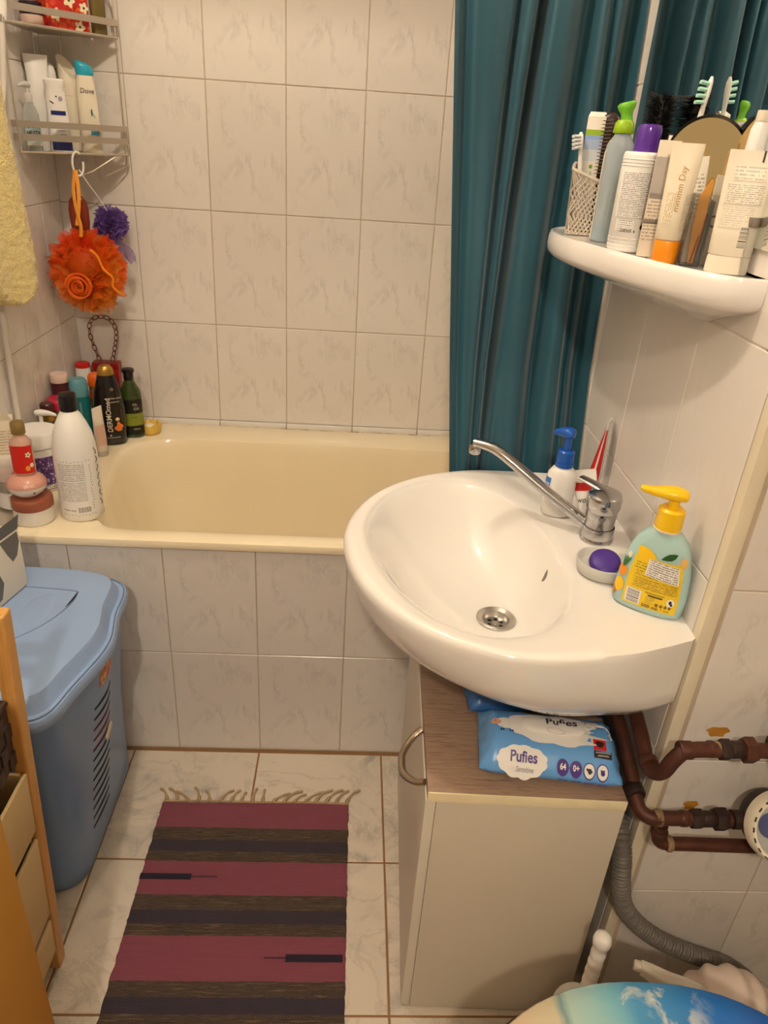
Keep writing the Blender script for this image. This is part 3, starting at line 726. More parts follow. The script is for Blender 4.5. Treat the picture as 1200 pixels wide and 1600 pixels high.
fitting(p3, .692-O3[0], .5005-O3[2], .0122, .009, -.005, False, TOW); 
lathe('elbow_rim', [(.0115, -.005), (.0125, -.003), (.0125, .003), (.0115, .005)], RUSTP, p3, 18, (.6737-O3[0], -.002, .522-O3[2]))
p2.location.z -= .010; p2.location.x += .004; p3.location.z -= .017
# water meters
def meter(loc_, label, blue):
    t = thing('water_meter', label, 'water meter', loc_)
    lathe('body', [(.020, .034), (.036, .030), (.040, .018), (.040, -.002), (.038, -.004)], RUSTD, t, 36, axis='Y')
    lathe('tail', [(.012, -.052), (.012, -.030)], RUSTD, t, 18, (0, .016, 0), axis='X')
    lathe('collar_ring', [(.041, .004), (.0445, .002), (.0445, -.012), (.042, -.016), (.038, -.016), (.037, -.010), (.037, .004)], WHITE2, t, 44, axis='Y', cap=False)
    lathe('dial', [(.0001, -.0055), (.037, -.005), (.037, -.001)], WHITE, t, 36, axis='Y')
    lathe('dial_print', [(.0001, -.0062), (.016, -.0062), (.016, -.006)], M('blue_dial', (34, 58, 150), .4) if blue else RUSTP, t, 24, (-.014, 0, .002), axis='Y')
    lathe('window', [(.0001, -.0168), (.020, -.0160), (.0375, -.0125), (.0375, -.0115), (.0001, -.0150)], CLEAR, t, 36, axis='Y')
    for k in range(20):
        a = 2*PI*k/20
        box('notch', (.006, .003, .0016), (.0415*math.sin(a), -.0152, .0415*math.cos(a)), PDARK, t, .0003, rot=(a, 'Y'))
    return t
mt_ = meter((.834, -.652, .545), 'lower water meter with a blue dial in a white ring', True); mt_.scale = (1.15, 1.15, 1.15); mt_.rotation_euler = (-.5, 0, 0)
mt_ = meter((.848, -.650, .690), 'upper water meter with a white ring at the right edge', False); mt_.scale = (1.15, 1.15, 1.15); mt_.rotation_euler = (-.5, 0, 0)
# corrugated hose
HOSE = M('grey_hose', (104, 98, 92), .5, var=.1)
hs = thing('drain_hose', 'grey corrugated drain hose curving down the pipe wall', 'hose', (.70, -.61, 0))
hp = smooth_path([(.652, -.40, .50), (.652, -.50, .46), (.652, -.585, .415), (.657, -.606, .355), (.674, -.606, .295), (.710, -.606, .243), (.765, -.606, .196), (.83, -.608, .162), (.90, -.611, .132), (.955, -.620, .085), (.985, -.64, .035), (1.0, -.68, .018), (1.03, -.75, .018)], 34)
tube('corrugation', loc(hp, (.70, -.61, 0)), lambda t: .0150+.0011*math.sin(t*2*PI*150), HOSE, hs, 14)

# ================================================================== TOILET CORNER
tm, tnt, tb = base('sea_print'); sx = N(tnt, 'ShaderNodeSeparateXYZ'); v_ = coord(tnt); tnt.links.new(v_, sx.inputs[0])
wob = math_(tnt, 'ADD', sx.outputs[0], math_(tnt, 'MULTIPLY', math_(tnt, 'SUBTRACT', noise_(tnt, v_, 14, 4), .5), .05))
mr = N(tnt, 'ShaderNodeMapRange'); tnt.links.new(wob, mr.inputs[0]); mr.inputs[1].default_value = -.24; mr.inputs[2].default_value = .24
sea = ramp(tnt, mr.outputs[0], [(0, lin((206, 172, 140))), (.16, lin((216, 190, 158))), (.27, lin((198, 190, 160))), (.30, lin((120, 150, 150))), (.33, lin((170, 196, 186))), (.42, lin((128, 184, 194))), (.50, lin((74, 146, 190))), (.68, lin((40, 112, 182))), (.8, lin((34, 96, 178))), (1, lin((30, 84, 170)))])
foam = ramp(tnt, noise_(tnt, v_, 22, 7, .65, .6), [(.52, (0, 0, 0, 1)), (.62, (1, 1, 1, 1))])
fm = math_(tnt, 'MULTIPLY', foam, ramp(tnt, mr.outputs[0], [(.36, (0, 0, 0, 1)), (.45, (1, 1, 1, 1)), (.62, (.9, .9, .9, 1)), (.72, (0, 0, 0, 1))]))
tnt.links.new(mixc(tnt, math_(tnt, 'MULTIPLY', fm, .75), sea, lin((226, 224, 204))), tb.inputs['Base Color']); tb.inputs['Roughness'].default_value = .15
toilet = thing('toilet', 'toilet with a glossy sea and clouds print on its closed lid', 'toilet', (.585, -.985, 0))
def ell(a, b, z, n=56, x0=0, blunt=.0):
    out = []
    for i in range(n):
        t = 2*PI*i/n; c, s_ = math.cos(t), math.sin(t)
        e = .82 if c > 0 else 1.0
        out.append((x0+a*math.copysign(abs(c)**e, c), b*math.copysign(abs(s_)**(.9 if c > 0 else 1), s_), z))
    return out
rings('bowl', [ell(.12, .105, .001, x0=.06), ell(.12, .10, .10, x0=.06), ell(.14, .115, .2, x0=.04), ell(.20, .155, .32, x0=.01), ell(.225, .17, .385), ell(.225, .17, .40), ell(.15, .11, .40), ell(.12, .09, .30)], CERAMIC, toilet)
rings('seat', [ell(.246, .179, .4012), ell(.252, .183, .405), ell(.252, .183, .411), ell(.246, .179, .4155)], M('dark_seat', (38, 30, 28), .4), toilet)
rings('lid', [ell(.234, .177, .4165), ell(.238, .1805, .420), ell(.238, .1805, .427), ell(.234, .177, .4325), ell(.20, .15, .4355), ell(.10, .07, .4365)], tm, toilet, sharp=60)
for s_ in (-1, 1): lathe('hinge', [(.011, -.022), (.012, -.02), (.012, .02), (.011, .022)], WHITE, toilet, 18, (.232, s_*.075, .428), axis='Y')
box('tank', (.16, .36, .36), (.345, 0, .60), CERAMIC, toilet, .03, 4); box('tank_lid', (.175, .375, .03), (.345, 0, .795), CERAMIC, toilet, .012, 3)
lathe('flush_button', [(.022, .81), (.022, .815), (.02, .817)], CHROME, toilet, 24, (.345, 0, 0)); box('tank_neck', (.15, .20, .05), (.30, 0, .412), CERAMIC, toilet, .01)
br = thing('toilet_brush', 'white beaded toilet brush handle beside the cabinet', 'toilet brush', (.600, -.700, 0))
pr_ = [(.0085, .17)]
for k in range(6):
    z0 = .19+k*.023
    pr_ += [(.0078, z0), (.0112, z0+.0055), (.0118, z0+.0115), (.0112, z0+.0175)]
pr_ += [(.0085, .333), (.0126, .338), (.0140, .347), (.0125, .356), (.007, .361), (.0005, .362)]
lathe('handle', pr_, WHITE, br, 22, sharp=70)
lathe('holder', [(.048, .001), (.052, .004), (.046, .05), (.042, .12), (.044, .165), (.041, .165), (.034, .16), (.009, .16)], WHITE, br, 32)
# flexible waste pipe and spray bottle
wp = thing('waste_pipe', 'white ribbed flexible toilet waste pipe on the floor', 'pipe', (.86, -.72, 0))
wpts = smooth_path([(.775, -.70, .06), (.785, -.70, .14), (.815, -.702, .200), (.855, -.706, .195), (.90, -.715, .135), (.93, -.73, .08), (.97, -.76, .062)], 14)
tube('ribbed_sleeve', loc(wpts, (.86, -.72, 0)), lambda t: .047+.0030*math.sin(t*2*PI*15), M('pinkish_white_plastic', (226, 208, 196), .4), wp, 28)
spb = thing('spray_bottle', 'spray bottle with a milky trigger head behind the toilet', 'spray bottle', (.700, -.748, 0), -.35)
B = Body([(.0005, .026, .022), (.004, .029, .025), (.18, .029, .025), (.22, .024, .02), (.240, .0125, .0125), (.252, .0125, .0125)], 2.6)
B.mesh('bottle', M('milky_pink_plastic', (228, 206, 198), .35), spb)
lathe('collar', [(.0155, .250), (.0155, .270), (.012, .274)], WHITE, spb)
MILK = M('milky_plastic', (214, 204, 188), .3, trans=.35, ior=1.3)
rs = []
for x, z, hw, hh in ((.050, .300, .010, .020), (.041, .304, .0125, .026), (.016, .311, .0125, .024), (-.012, .321, .0115, .0135), (-.038, .329, .0105, .011), (-.052, .333, .0085, .0095)):
    rs.append([(x+.3*hh*math.sin(2*PI*j/16)*0, hw*math.copysign(abs(math.cos(2*PI*j/16))**.6, math.cos(2*PI*j/16)), z+hh*math.copysign(abs(math.sin(2*PI*j/16))**.6, math.sin(2*PI*j/16))) for j in range(16)])
rings('spray_head', rs, MILK, spb, sharp=50)
lathe('nozzle', [(.0065, -.078), (.008, -.076), (.008, -.066)], MILK, spb, 16, (.016, 0, .3335), axis='X')
tube('trigger', smooth_path([(-.020, 0, .318), (-.026, 0, .296), (-.022, 0, .278), (-.028, 0, .262)], 4), .005, MILK, spb, 10)

# ================================================================== RAG RUG
rs_ = [(-.170, 'p'), (-.236, 'b'), (-.268, 'n'), (-.295, 'b'), (-.322, 'p'), (-.399, 'b'), (-.428, 'n'), (-.457, 'b'), (-.483, 'p'), (-.568, 'b'), (-.594, 'n'), (-.621, 'b'), (-.648, 'p'), (-.730, 'b'), (-.757, 'n'), (-.784, 'b'), (-.812, 'p'), (-.890, 'b'), (-.917, 'n'), (-.944, 'b'), (-.972, 'p'), (-1.05, 'b'), (-1.078, 'n'), (-1.105, 'b'), (-1.13, 'p')]
rm, rnt, rb = base('woven_rag_rug'); v_ = coord(rnt); sx = N(rnt, 'ShaderNodeSeparateXYZ'); rnt.links.new(v_, sx.inputs[0])
jit = math_(rnt, 'ADD', sx.outputs[1], math_(rnt, 'MULTIPLY', math_(rnt, 'SUBTRACT', noise_(rnt, v_, 60, 1), .5), .003))
mr = N(rnt, 'ShaderNodeMapRange'); rnt.links.new(jit, mr.inputs[0]); mr.inputs[1].default_value = 0; mr.inputs[2].default_value = -1.03
seqs = {k: [] for k in 'pbn'}
def mask_(ch):
    st = [((-.17-y)/1.03, (1, 1, 1, 1) if c == ch else (0, 0, 0, 1)) for y, c in rs_]
    return ramp(rnt, mr.outputs[0], st, 'CONSTANT')
mp = N(rnt, 'ShaderNodeMapping'); mp.inputs['Scale'].default_value = (14, 330, 1); rnt.links.new(v_, mp.inputs[0])
str_ = noise_(rnt, mp.outputs[0], 1, 3, .7)
pink = mixc(rnt, str_, lin((112, 50, 72)), lin((132, 64, 82)))
brown = ramp(rnt, str_, [(.34, lin((26, 20, 22))), (.46, lin((74, 58, 46))), (.54, lin((40, 32, 36))), (.62, lin((96, 78, 58)))])
navy = mixc(rnt, str_, lin((28, 24, 40)), lin((46, 40, 58)))
col = mixc(rnt, mask_('b'), pink, brown); col = mixc(rnt, mask_('n'), col, navy)
# weave: alternating weft bumps
wx = math_(rnt, 'SINE', math_(rnt, 'MULTIPLY', sx.outputs[0], 1100)); wy = math_(rnt, 'SINE', math_(rnt, 'MULTIPLY', sx.outputs[1], 1500))
wv = math_(rnt, 'MULTIPLY', wx, wy)
warp = math_(rnt, 'GREATER_THAN', wv, .72)
col = mixc(rnt, math_(rnt, 'MULTIPLY', warp, .42), col, lin((176, 146, 120)))
rnt.links.new(col, rb.inputs['Base Color']); rb.inputs['Roughness'].default_value = .95; bump(rnt, rb, wv, .5, .0012)
rug = thing('rag_rug', 'narrow handwoven rag rug striped plum, brown and navy', 'rug', (.012, -.17, .0015))
nx, ny = 60, 150; V = []; F = []
def rz(x, y): return .0042+.0012*noise.noise(Vector((x*9, y*9, 1)))
def rx(u, y):
    e = .0022*noise.noise(Vector((y*45, 3 if u > .5 else 7, 0)))+.0015*noise.noise(Vector((y*130, 3 if u > .5 else 7, 0)))
    return (u-.5)*.428+e*(2*u-1)-.0045*(-y)*0
for s_ in (1, 0):
    for j in range(ny+1):
        for i in range(nx+1):
            u = i/nx; y = -1.03*j/ny; x = rx(u, y)
            V.append((x, y+.002*math.sin(9*x), rz(x, y) if s_ and 0 < i < nx else (.0008 if not s_ else .0028)))
o_ = (nx+1)*(ny+1)
for j in range(ny):
    for i in range(nx):
        a = j*(nx+1)+i; F.append((a, a+nx+1, a+nx+2, a+1)); F.append((o_+a, o_+a+1, o_+a+nx+2, o_+a+nx+1))
for i in range(nx): F.append((i, i+1, o_+i+1, o_+i)); a = ny*(nx+1)+i; F.append((a, o_+a, o_+a+1, a+1))
for j in range(ny): a = j*(nx+1); F.append((a, o_+a, o_+a+nx+1, a+nx+1)); a += nx; F.append((a, a+nx+1, o_+a+nx+1, o_+a))
fixn(mk('weave', V, F, rm, rug, sharp=70))
NAVY = M('navy_wool', (34, 28, 44), .95, var=.3, vs=200, bmp=.5, bs=500)
def inlay(x0, x1, y0, y1, tail):
    box('inlay', (x1-x0, y1-y0, .0016), ((x0+x1)/2-.012, (y0+y1)/2+.17, .0052), NAVY, rug, .0006)
    tube('inlay_thread', [(tail[0]+(tail[1]-tail[0])*k/14-.012, (y0+y1)/2+.17+(.0012 if k % 2 else -.0012), .0058) for k in range(15)], .0009, NAVY, rug, 5)
inlay(-.203, -.098, -.366, -.353, (-.098, -.045)); inlay(.112, .220, -.533, -.519, (.072, .112))
FR = M('ecru_fringe', (170, 146, 112), .9, var=.2, vs=60)
tube('fringe_cord', smooth_path([(-.213, .002, .004), (-.1, .004, .004), (.0, .003, .004), (.1, .005, .004), (.213, .003, .004)], 8), .0026, FR, rug, 8)
rr = random.Random(3)
for k in range(18):
    x = -.205+k*.0243; bend = (-.022 if k < 4 else .024)*rr.uniform(.5, 1.4) if k < 4 or k > 9 else rr.uniform(-.018, .018)
    ln = rr.uniform(.030, .046)
    tube('tassel', smooth_path([(x, .002, .0045), (x+bend*.25, ln*.4, .004), (x+bend*.8, ln*.8, .0028), (x+bend*1.5, ln, .0022)], 5), lambda t: .0042*(1-.45*t)+.0010*math.sin(t*9), FR, rug, 7)

# ================================================================== LAUNDRY BIN
BIN = M('light_blue_plastic', (122, 154, 200), .3, var=.05); BINL = M('pale_blue_plastic', (146, 172, 212), .24, var=.04)
O = (-.42, -.24, 0)
lbin = thing('laundry_bin', 'light blue plastic laundry bin with a wavy lid and slotted side', 'laundry bin', O)
lo_ = smooth_path([(x, y, 0) for x, y in [(-.583, -.024), (-.50, -.020), (-.40, -.022), (-.315, -.034), (-.272, -.052), (-.254, -.082), (-.249, -.125), (-.247, -.165), (-.239, -.205), (-.232, -.245), (-.234, -.290), (-.245, -.340), (-.258, -.390), (-.266, -.432), (-.276, -.457), (-.300, -.473), (-.36, -.478), (-.45, -.478), (-.52, -.478), (-.583, -.470), (-.588, -.40), (-.588, -.10)]], 5, True)
lidr = polar([(p.x, p.y) for p in lo_], O[:2], 160)
cen = (-.425, -.24)
def inset(ring, f, c=cen): return [(c[0]+(x-c[0])*f, c[1]+(y-c[1])*f) for x, y in ring]
btm = polar(rrect(-.575, -.305, -.398, -.022, .06, 10), O[:2], 160)
def W(ring, z): return [(x-O[0], y-O[1], z) for x, y in ring]
topb = inset(lidr, .93)
brs = [(btm, .012), (btm, .0)]
rs = [W(inset(btm, .95), .001), W(btm, .008)]
def bring(z): t = z/.515; return L(btm, topb, t**1.15)
for z in (.06, .12, .18, .24, .3, .36, .42, .48, .515): rs.append(W(bring(z), z))
rings('bin_body', rs, BIN, lbin, sharp=50)
rs = [W(inset(lidr, .965), .505), W(inset(lidr, .992), .504), W(lidr, .509), W(lidr, .520), W(inset(lidr, .985), .5265), W(inset(lidr, .945), .5275), W(inset(lidr, .925), .5275), W(inset(lidr, .905), .533), W(inset(lidr, .885), .5465), W(inset(lidr, .86), .5545), W(inset(lidr, .80), .5565), W(inset(lidr, .55), .5572), W(inset(lidr, .2), .5575)]
lid = rings('bin_lid', rs, BINL, lbin, sharp=40)
tube('lid_groove', [(x-O[0], y-O[1], .5285) for x, y in inset(lidr, .967)], .0013, M('groove_blue', (104, 128, 164), .4), lid, 6, closed=True)
# opening flap with its scooped grip
fl = smooth_path([(x, y, 0) for x, y in [(-.575, -.130), (-.45, -.128), (-.345, -.136), (-.330, -.150), (-.335, -.20), (-.37, -.27), (-.44, -.33), (-.575, -.36)]], 5, True)
tube('flap_seam', [(p.x-O[0], p.y-O[1], .5570) for k, p in enumerate(fl)], .0014, M('groove_blue', (104, 128, 164), .4), lid, 6, closed=True)
gp = [(-.378+.020*math.cos(t)*(1 if math.cos(t) > 0 else 1.9), -.205+.060*math.sin(t)) for t in [2*PI*i/40 for i in range(40)]]
rs = []
for k, dz_ in ((1.0, .0005), (.9, .0016), (.6, .0026), (.1, .0030)): rs.append([((-.378+(x+.378)*k)*math.cos(0)-O[0], -.205+(y+.205)*k-O[1], .5560+dz_) for x, y in gp])
g_ = rings('flap_grip', rs, BINL, lid, sharp=70); 
DK = M('opening_shade', (26, 34, 52), .8)  # shade of the openings painted on thin quads, no holes are cut
V = []
for k in range(12):
    t = k/11; y = -.140-.055*t; V += [(-.3305-.0035*(1-math.sin(PI*t))*0-O[0]-.006*t, y-O[1], .5588), (-.3305-O[0]-.006*t+.004*math.sin(PI*t)+.0006, y-O[1], .5588)]
mk('flap_gap', V, [(2*k, 2*k+1, 2*k+3, 2*k+2) for k in range(11)], DK, lid, smooth=False)
def side(y, z):
    ring = bring(z); best = None
    for a, b in zip(ring, ring[1:]+ring[:1]):
        if a[0] > -.40 and b[0] > -.40 and (a[1]-y)*(b[1]-y) <= 0 and a[1] != b[1]:
            t = (y-a[1])/(b[1]-a[1]); best = a[0]+(b[0]-a[0])*t
    return best if best is not None else -.30
for k in range(13):
    z0 = .405-k*.0255; V = []; F = []
    n_ = 8
    for i in range(n_+1):
        t = i/n_; y = -.305+.098*t-.0012*k; z = z0-.012*t; h = .0042*math.sin(PI*max(.08, min(.92, t)))**.4
        x = side(y, z)+.0006
        V += [(x-O[0], y-O[1], z-h), (x-O[0], y-O[1], z+h)]
    F = [(2*i, 2*i+2, 2*i+3, 2*i+1) for i in range(n_)]
    mk('slot', V, F, DK if k not in (2, 3, 4) else M('slot_red_cloth', (96, 26, 52), .8), lbin, smooth=False)
V = []; F = []; n_ = 8
for i in range(n_+1):
    y = -.285+.085*i/n_
    for z in (.432-.012*i/n_+.01, .482-.012*i/n_): V.append((side(y, z)+.0007-O[0], y-O[1], z))
mk('sticker', V, [(2*i, 2*i+2, 2*i+3, 2*i+1) for i in range(n_)], speckle('fruit_sticker', (206, 116, 72), [(176, 44, 36), (226, 170, 60), (120, 130, 60), (232, 200, 160)], 70, .5), lbin, smooth=False)
lf = box('caught_cloth', (.004, .038, .012), (side(-.235, .285)+.003-O[0], -.235-O[1], .285), M('cream_cloth', (232, 220, 190), .9), lbin, .002, rot=(.35, 'X'))
# patterned carton on the bin lid
ct = thing('patterned_carton', 'white patterned carton with grey print on the blue bin lid', 'carton', (-.492, -.185, .5600), -.22)
box('carton_body', (.085, .15, .125), (0, 0, .0627), M('white_carton', (232, 224, 208), .6, var=.04), ct, .001)
GREYP = M('grey_print_card', (110, 108, 104), .6)
mk('printed_shape', [(.0429, y, z) for y, z in [(-.06, .004), (-.03, .004), (.0, .012), (.012, .04), (.004, .066), (-.012, .082), (-.014, .070), (-.03, .066), (-.036, .078), (-.048, .05), (-.058, .03)]], [tuple(range(11))], GREYP, ct, smooth=False)
mk('printed_shape', [(.0429, y, z) for y, z in [(.02, .122), (.07, .122), (.072, .10), (.06, .075), (.046, .068), (.034, .09)]], [tuple(range(6))], GREYP, ct, smooth=False)
quad('printed_spots', (-.005, -.0754, .085), (1, 0, 0), (0, 0, 1), .07, .045, speckle('leopard_spots', (232, 222, 200), [(90, 40, 60), (170, 130, 40), (60, 50, 50)], 210, .34), ct)
quad('printed_spots', (-.012, -.0754, .03), (1, 0, 0), (0, 0, 1), .05, .04, speckle('grey_spots', (232, 222, 200), [(150, 140, 130), (120, 112, 104)], 260, .3), ct)
mk('top_flap', [(.042, -.07, .1252), (.042, .075, .1252), (.050, .075, .158), (.046, -.02, .150)], [(0, 1, 2, 3)], GREYP, ct, smooth=False)
# ================================================================== PINE RACK
PINE = wood('honey_pine', (196, 140, 70), (216, 164, 92), 9, (6, 6, .7)); PINED = PINE
CREAM = M('cream_fabric', (212, 186, 138), .85, var=.08, vs=30, bmp=.25, bs=500)
OX = -.30; rack = thing('pine_rack', 'honey pine storage rack against the left wall', 'rack', (OX, -.52, 0), rot=(0, .045, 0))
for x in (-.008, -.245):
    for y in (-.012, -.232):
        o_ = box('post', (.021, .026, .79), (x, y, .395), PINE, rack, .004, 3)
for z in (.056, .158, .370, .516):
    box('shelf_board', (.215, .218, .010), (-.137, -.122, z), PINE, rack, .002)
for z in (.70, .745): 
    box('side_rail', (.235, .014, .024), (-.127, -.012, z), PINE, rack, .003)
def rack_pt(x, y, z):
    c, s_ = math.cos(.045), math.sin(.045); return (OX+x*c+z*s_, -.52+y, -x*s_+z*c)
def fbox(label, z0, h, y0, y1, open_=False):
    b = thing('fabric_box', label, 'storage box', rack_pt(-.115, (y0+y1)/2, z0), rot=(0, .045, 0), group='cream fabric boxes in the pine rack')
    d = abs(y1-y0); wv = .228; th = .006
    box('front_panel', (th, d, h), (wv/2, 0, h/2+.001), CREAM, b, .002); box('back_panel', (th, d, h), (-wv/2+th, 0, h/2+.001), CREAM, b, .002)
    for s_ in (-1, 1): box('side_panel', (wv-2*th, th, h), (0, s_*(d/2-th/2), h/2+.001), CREAM, b, .002)
    box('base_panel', (wv-2*th, d-2*th, th), (0, 0, th/2+.001), CREAM, b, .001)
    return b
fbox('uppermost cream fabric box in the pine rack', .3765, .126, -.028, -.218); fbox('middle cream fabric box in the pine rack', .1645, .192, -.028, -.218)
fbox('lowest cream fabric box of the pine rack above the floor', .0625, .086, -.028, -.214)
sgn = thing('black_pouch', 'black pouch with a white letter tag in the lowest box', 'pouch', rack_pt(-.06, -.122, .0715), rot=(0, .045, 0))
box('pouch_body', (.10, .12, .072), (-.015, -.005, .0375), BLACK, sgn, .012, 3); quad('tag', (.0365, 0, .05), (0, 1, 0), (0, 0, 1), .05, .022, WHITE, sgn)
text_flat('lettering', 'Sigr', .017, INK, sgn, (.0370, 0, .05), (0, 1, 0), (0, 0, 1), .0003)
# woven basket
WEAVE = M('dark_woven_strap', (74, 58, 50), .6, var=.2, vs=40)
bk = thing('woven_basket', 'dark brown woven strap basket on the pine rack', 'basket', rack_pt(-.122, -.122, .5225), rot=(0, .045, 0)); bk.scale.y = .66
for r_ in range(4):
    for k in range(10):
        y = -.13+k*.029; z = .014+r_*.027; off = .0025 if (r_+k) % 2 else 0
        box('strap', (.0035, .0275, .025), (.108+off, y, z), WEAVE, bk, .0012)
        if k < 7: box('strap', (.0275, .0035, .025), (-.09+k*.029, .142+off, z), WEAVE, bk, .0012)
tube('rim', [(.108, -.145, .118), (.108, .142, .118), (-.10, .142, .118), (-.10, -.145, .118)], .006, WEAVE, bk, 8, closed=True)
box('lining', (.20, .27, .10), (.002, 0, .052), M('basket_dark', (40, 30, 26), .9), bk, .004)
# low ochre cupboard in the near left
OCH = M('ochre_board', (196, 142, 56), .5, var=.06, vs=3)
cup_ = thing('low_cupboard', 'plain ochre yellow cupboard side in the near left corner', 'cupboard', (-.384, -1.02, 0))
box('carcass', (.405, .46, .82), (0, .012, .425), OCH, cup_, .003)
box('top_board', (.412, .49, .022), (0, 0, .847), OCH, cup_, .004)
for sx_ in (-1, 1):
    dr_ = box('cupboard_door', (.196, .016, .76), (sx_*.1, -.2275, .44), OCH, cup_, .003)
    lathe('knob', [(.006, -.012), (.006, -.02), (.014, -.026), (.014, -.034), (.006, -.038)], SATIN, dr_, 20, (sx_*.03, -.224, .62), axis='Y')
for sx_ in (-1, 1):
    for sy_ in (-1, 1): box('foot', (.04, .04, .016), (sx_*.16, sy_*.18+.012, .0085), BLACK, cup_, .003)

# ================================================================== TOWEL AND SHOWER HOSE
tw_m, tnt2, tb2 = base('yellow_terry'); v_ = coord(tnt2); f_ = noise_(tnt2, v_, 160, 3)
tnt2.links.new(mixc(tnt2, f_, lin((208, 184, 104)), lin((240, 222, 152))), tb2.inputs['Base Color']); tb2.inputs['Roughness'].default_value = 1; tb2.inputs['Sheen Weight'].default_value = .4
bump(tnt2, tb2, noise_(tnt2, v_, 240, 2), .9, .004)
towel = thing('hanging_towel', 'pale yellow terry towel hanging on the left wall', 'towel', (-.545, .25, 1.05))
rs = []; nz = 150; sg = 110
for j in range(nz+1):
    t = j/nz; z = 1.022+.70*t**1.15
    yr = .392-.05*sm(1.1, 1.45, z)-.05*sm(1.5, 1.72, z)
    if z < 1.105: yr = .276+.116*math.sqrt(max(0, 1-((1.105-z)/.083)**2))
    yl = .12+.05*sm(1.3, 1.72, z)
    if z < 1.15: yl = .276-.156*math.sqrt(max(0, 1-((1.15-z)/.128)**2))
    c = (yr+yl)/2; h = max(.004, (yr-yl)/2); ring = []
    for i in range(sg):
        a = 2*PI*i/sg; ca, sa = math.cos(a), math.sin(a)
        y = c+h*math.copysign(abs(ca)**.8, ca); tk = .024*math.copysign(abs(sa)**.6, sa)*min(1, h/.03)
        fold = .010*math.sin(34*y+3*z)*min(1, h/.05)
        n3 = noise.noise(Vector((y*170, z*170, sa*2)))*.0022+noise.noise(Vector((y*60, z*60, sa*2)))*.002
        x = max(-.592, -.556+tk+fold*.6+n3+.012)
        ring.append((x+.545, y+n3*ca-.25, z-1.05))
    rs.append(ring)
rings('terry_cloth', rs, tw_m, towel, sharp=180)
hk = thing('towel_hook', 'small chrome towel hook on the left wall', 'hook', (XL+.002, .22, 1.73))
lathe('hook_plate', [(.018, 0), (.018, .004), (.012, .006)], CHROME, hk, 22, axis='X'); tube('hook_arm', smooth_path([(.004, 0, 0), (.03, 0, -.004), (.05, 0, .01), (.052, 0, .03)], 4), .004, CHROME, hk, 8)
sh = thing('shower_hose', 'white shower handle and hose hanging at the caddy left end', 'shower hose', (-.57, .48, 1.2))
so_ = (-.57, .48, 1.2)
tube('hose', loc(smooth_path([(-.566, .478, 1.57), (-.568, .462, 1.50), (-.570, .440, 1.43), (-.574, .40, 1.36), (-.580, .35, 1.28), (-.583, .30, 1.1), (-.583, .28, .9), (-.583, .27, .70)], 8), so_), .0068, M('pale_grey_hose', (206, 198, 188), .35), sh, 12)
tube('handle', loc([(-.5635, .487, 1.70), (-.564, .486, 1.62), (-.565, .482, 1.585), (-.566, .4785, 1.56)], so_), lambda t: .015-.0055*t, WHITE, sh, 16)
tube('hose_nut', loc([(-.5655, .4805, 1.578), (-.5665, .476, 1.556)], so_), .0092, CHROME, sh, 16)

# ================================================================== CORNER CADDY
PL, PR, PC = Vector((-.578, .505)), Vector((-.402, .708)), Vector((-.588, .732))
CW = M('caddy_steel', (196, 186, 172), .38, .85)
O = Vector((-.53, .65, 1.31))
cad = thing('corner_caddy', 'two tier steel corner caddy hanging at the upper left', 'caddy', tuple(O))
dd = (PR-PL).normalized(); nn = Vector((dd.y, -dd.x))
def q3(p, z): return (p.x-O.x, p.y-O.y, z-O.z)
for z0 in (1.312, 1.562):
    PB = Vector((-.588, .60)); PD = Vector((-.47, .732))
    poly = [PL, PR, PD, PC, PB]
    V = [q3(p, z0-.0012) for p in poly]+[q3(p, z0+.0012) for p in poly]
    mk('tray', V, [(4, 3, 2, 1, 0), (5, 6, 7, 8, 9)]+[(i, (i+1) % 5, 5+(i+1) % 5, 5+i) for i in range(5)], CW, cad, smooth=False)
    tube('front_rail', [q3(PL-dd*.002+nn*.003, z0), q3(PR+dd*.004+nn*.003, z0)], .0032, CW, cad, 10)
    for hz_ in ((.031, .058) if z0 < 1.4 else (.030,)):
        a = PL+nn*.006; b = PR+nn*.006; z = z0+hz_
        path = [a-nn*.035-dd*.004, a-nn*.012-dd*.006, a, b, b+dd*.012-nn*.006, b+dd*.010-nn*.022, b-nn*.04]
        # flat bar swept along the path
        ring = []
        sp_ = [a-nn*.03-dd*.004, a-dd*.004]+[a+(b-a)*k/8 for k in range(1, 8)]+[b, b+dd*.009-nn*.004, b+dd*.011-nn*.014, b+dd*.004-nn*.026]
        rsb = []
        for k, p in enumerate(sp_):
            tg = (sp_[min(k+1, len(sp_)-1)]-sp_[max(k-1, 0)]).normalized(); m2 = Vector((tg.y, -tg.x))
            rsb.append([q3(p+m2*.0008, z-.0068), q3(p+m2*.0008, z+.0068), q3(p-m2*.0008, z+.0068), q3(p-m2*.0008, z-.0068)])
        fixn(rings('front_bar', rsb, CW, cad))
for p in (PL+nn*.002, PR+nn*.002):
    tube('side_wire', [q3(p, 1.305), q3(p, 1.45), q3(p, 1.625)], .0022, CW, cad, 8)
tube('side_loop', [q3(PR+nn*.002, 1.615)]+[q3(p, z) for p, z in ((PR-nn*.01, 1.64), (PR-nn*.03, 1.648))], .0022, CW, cad, 8)
for p in (Vector((-.575, .655)), Vector((-.535, .715))):
    tube('rear_wire', [q3(p, 1.305), q3(p, 1.66)], .0018, CW, cad, 8)
tube('brace', [q3(p, z) for p, z in ((PR+nn*.003, 1.310), (PR+dd*.004-nn*.01, 1.285), (PR-dd*.045-nn*.028, 1.262))], .0024, CW, cad, 8)
tube('brace', [q3(p, z) for p, z in ((PR-dd*.03+nn*.002, 1.308), (PR-dd*.085-nn*.02, 1.272), (PR-dd*.12-nn*.05, 1.255))], .0024, CW, cad, 8)

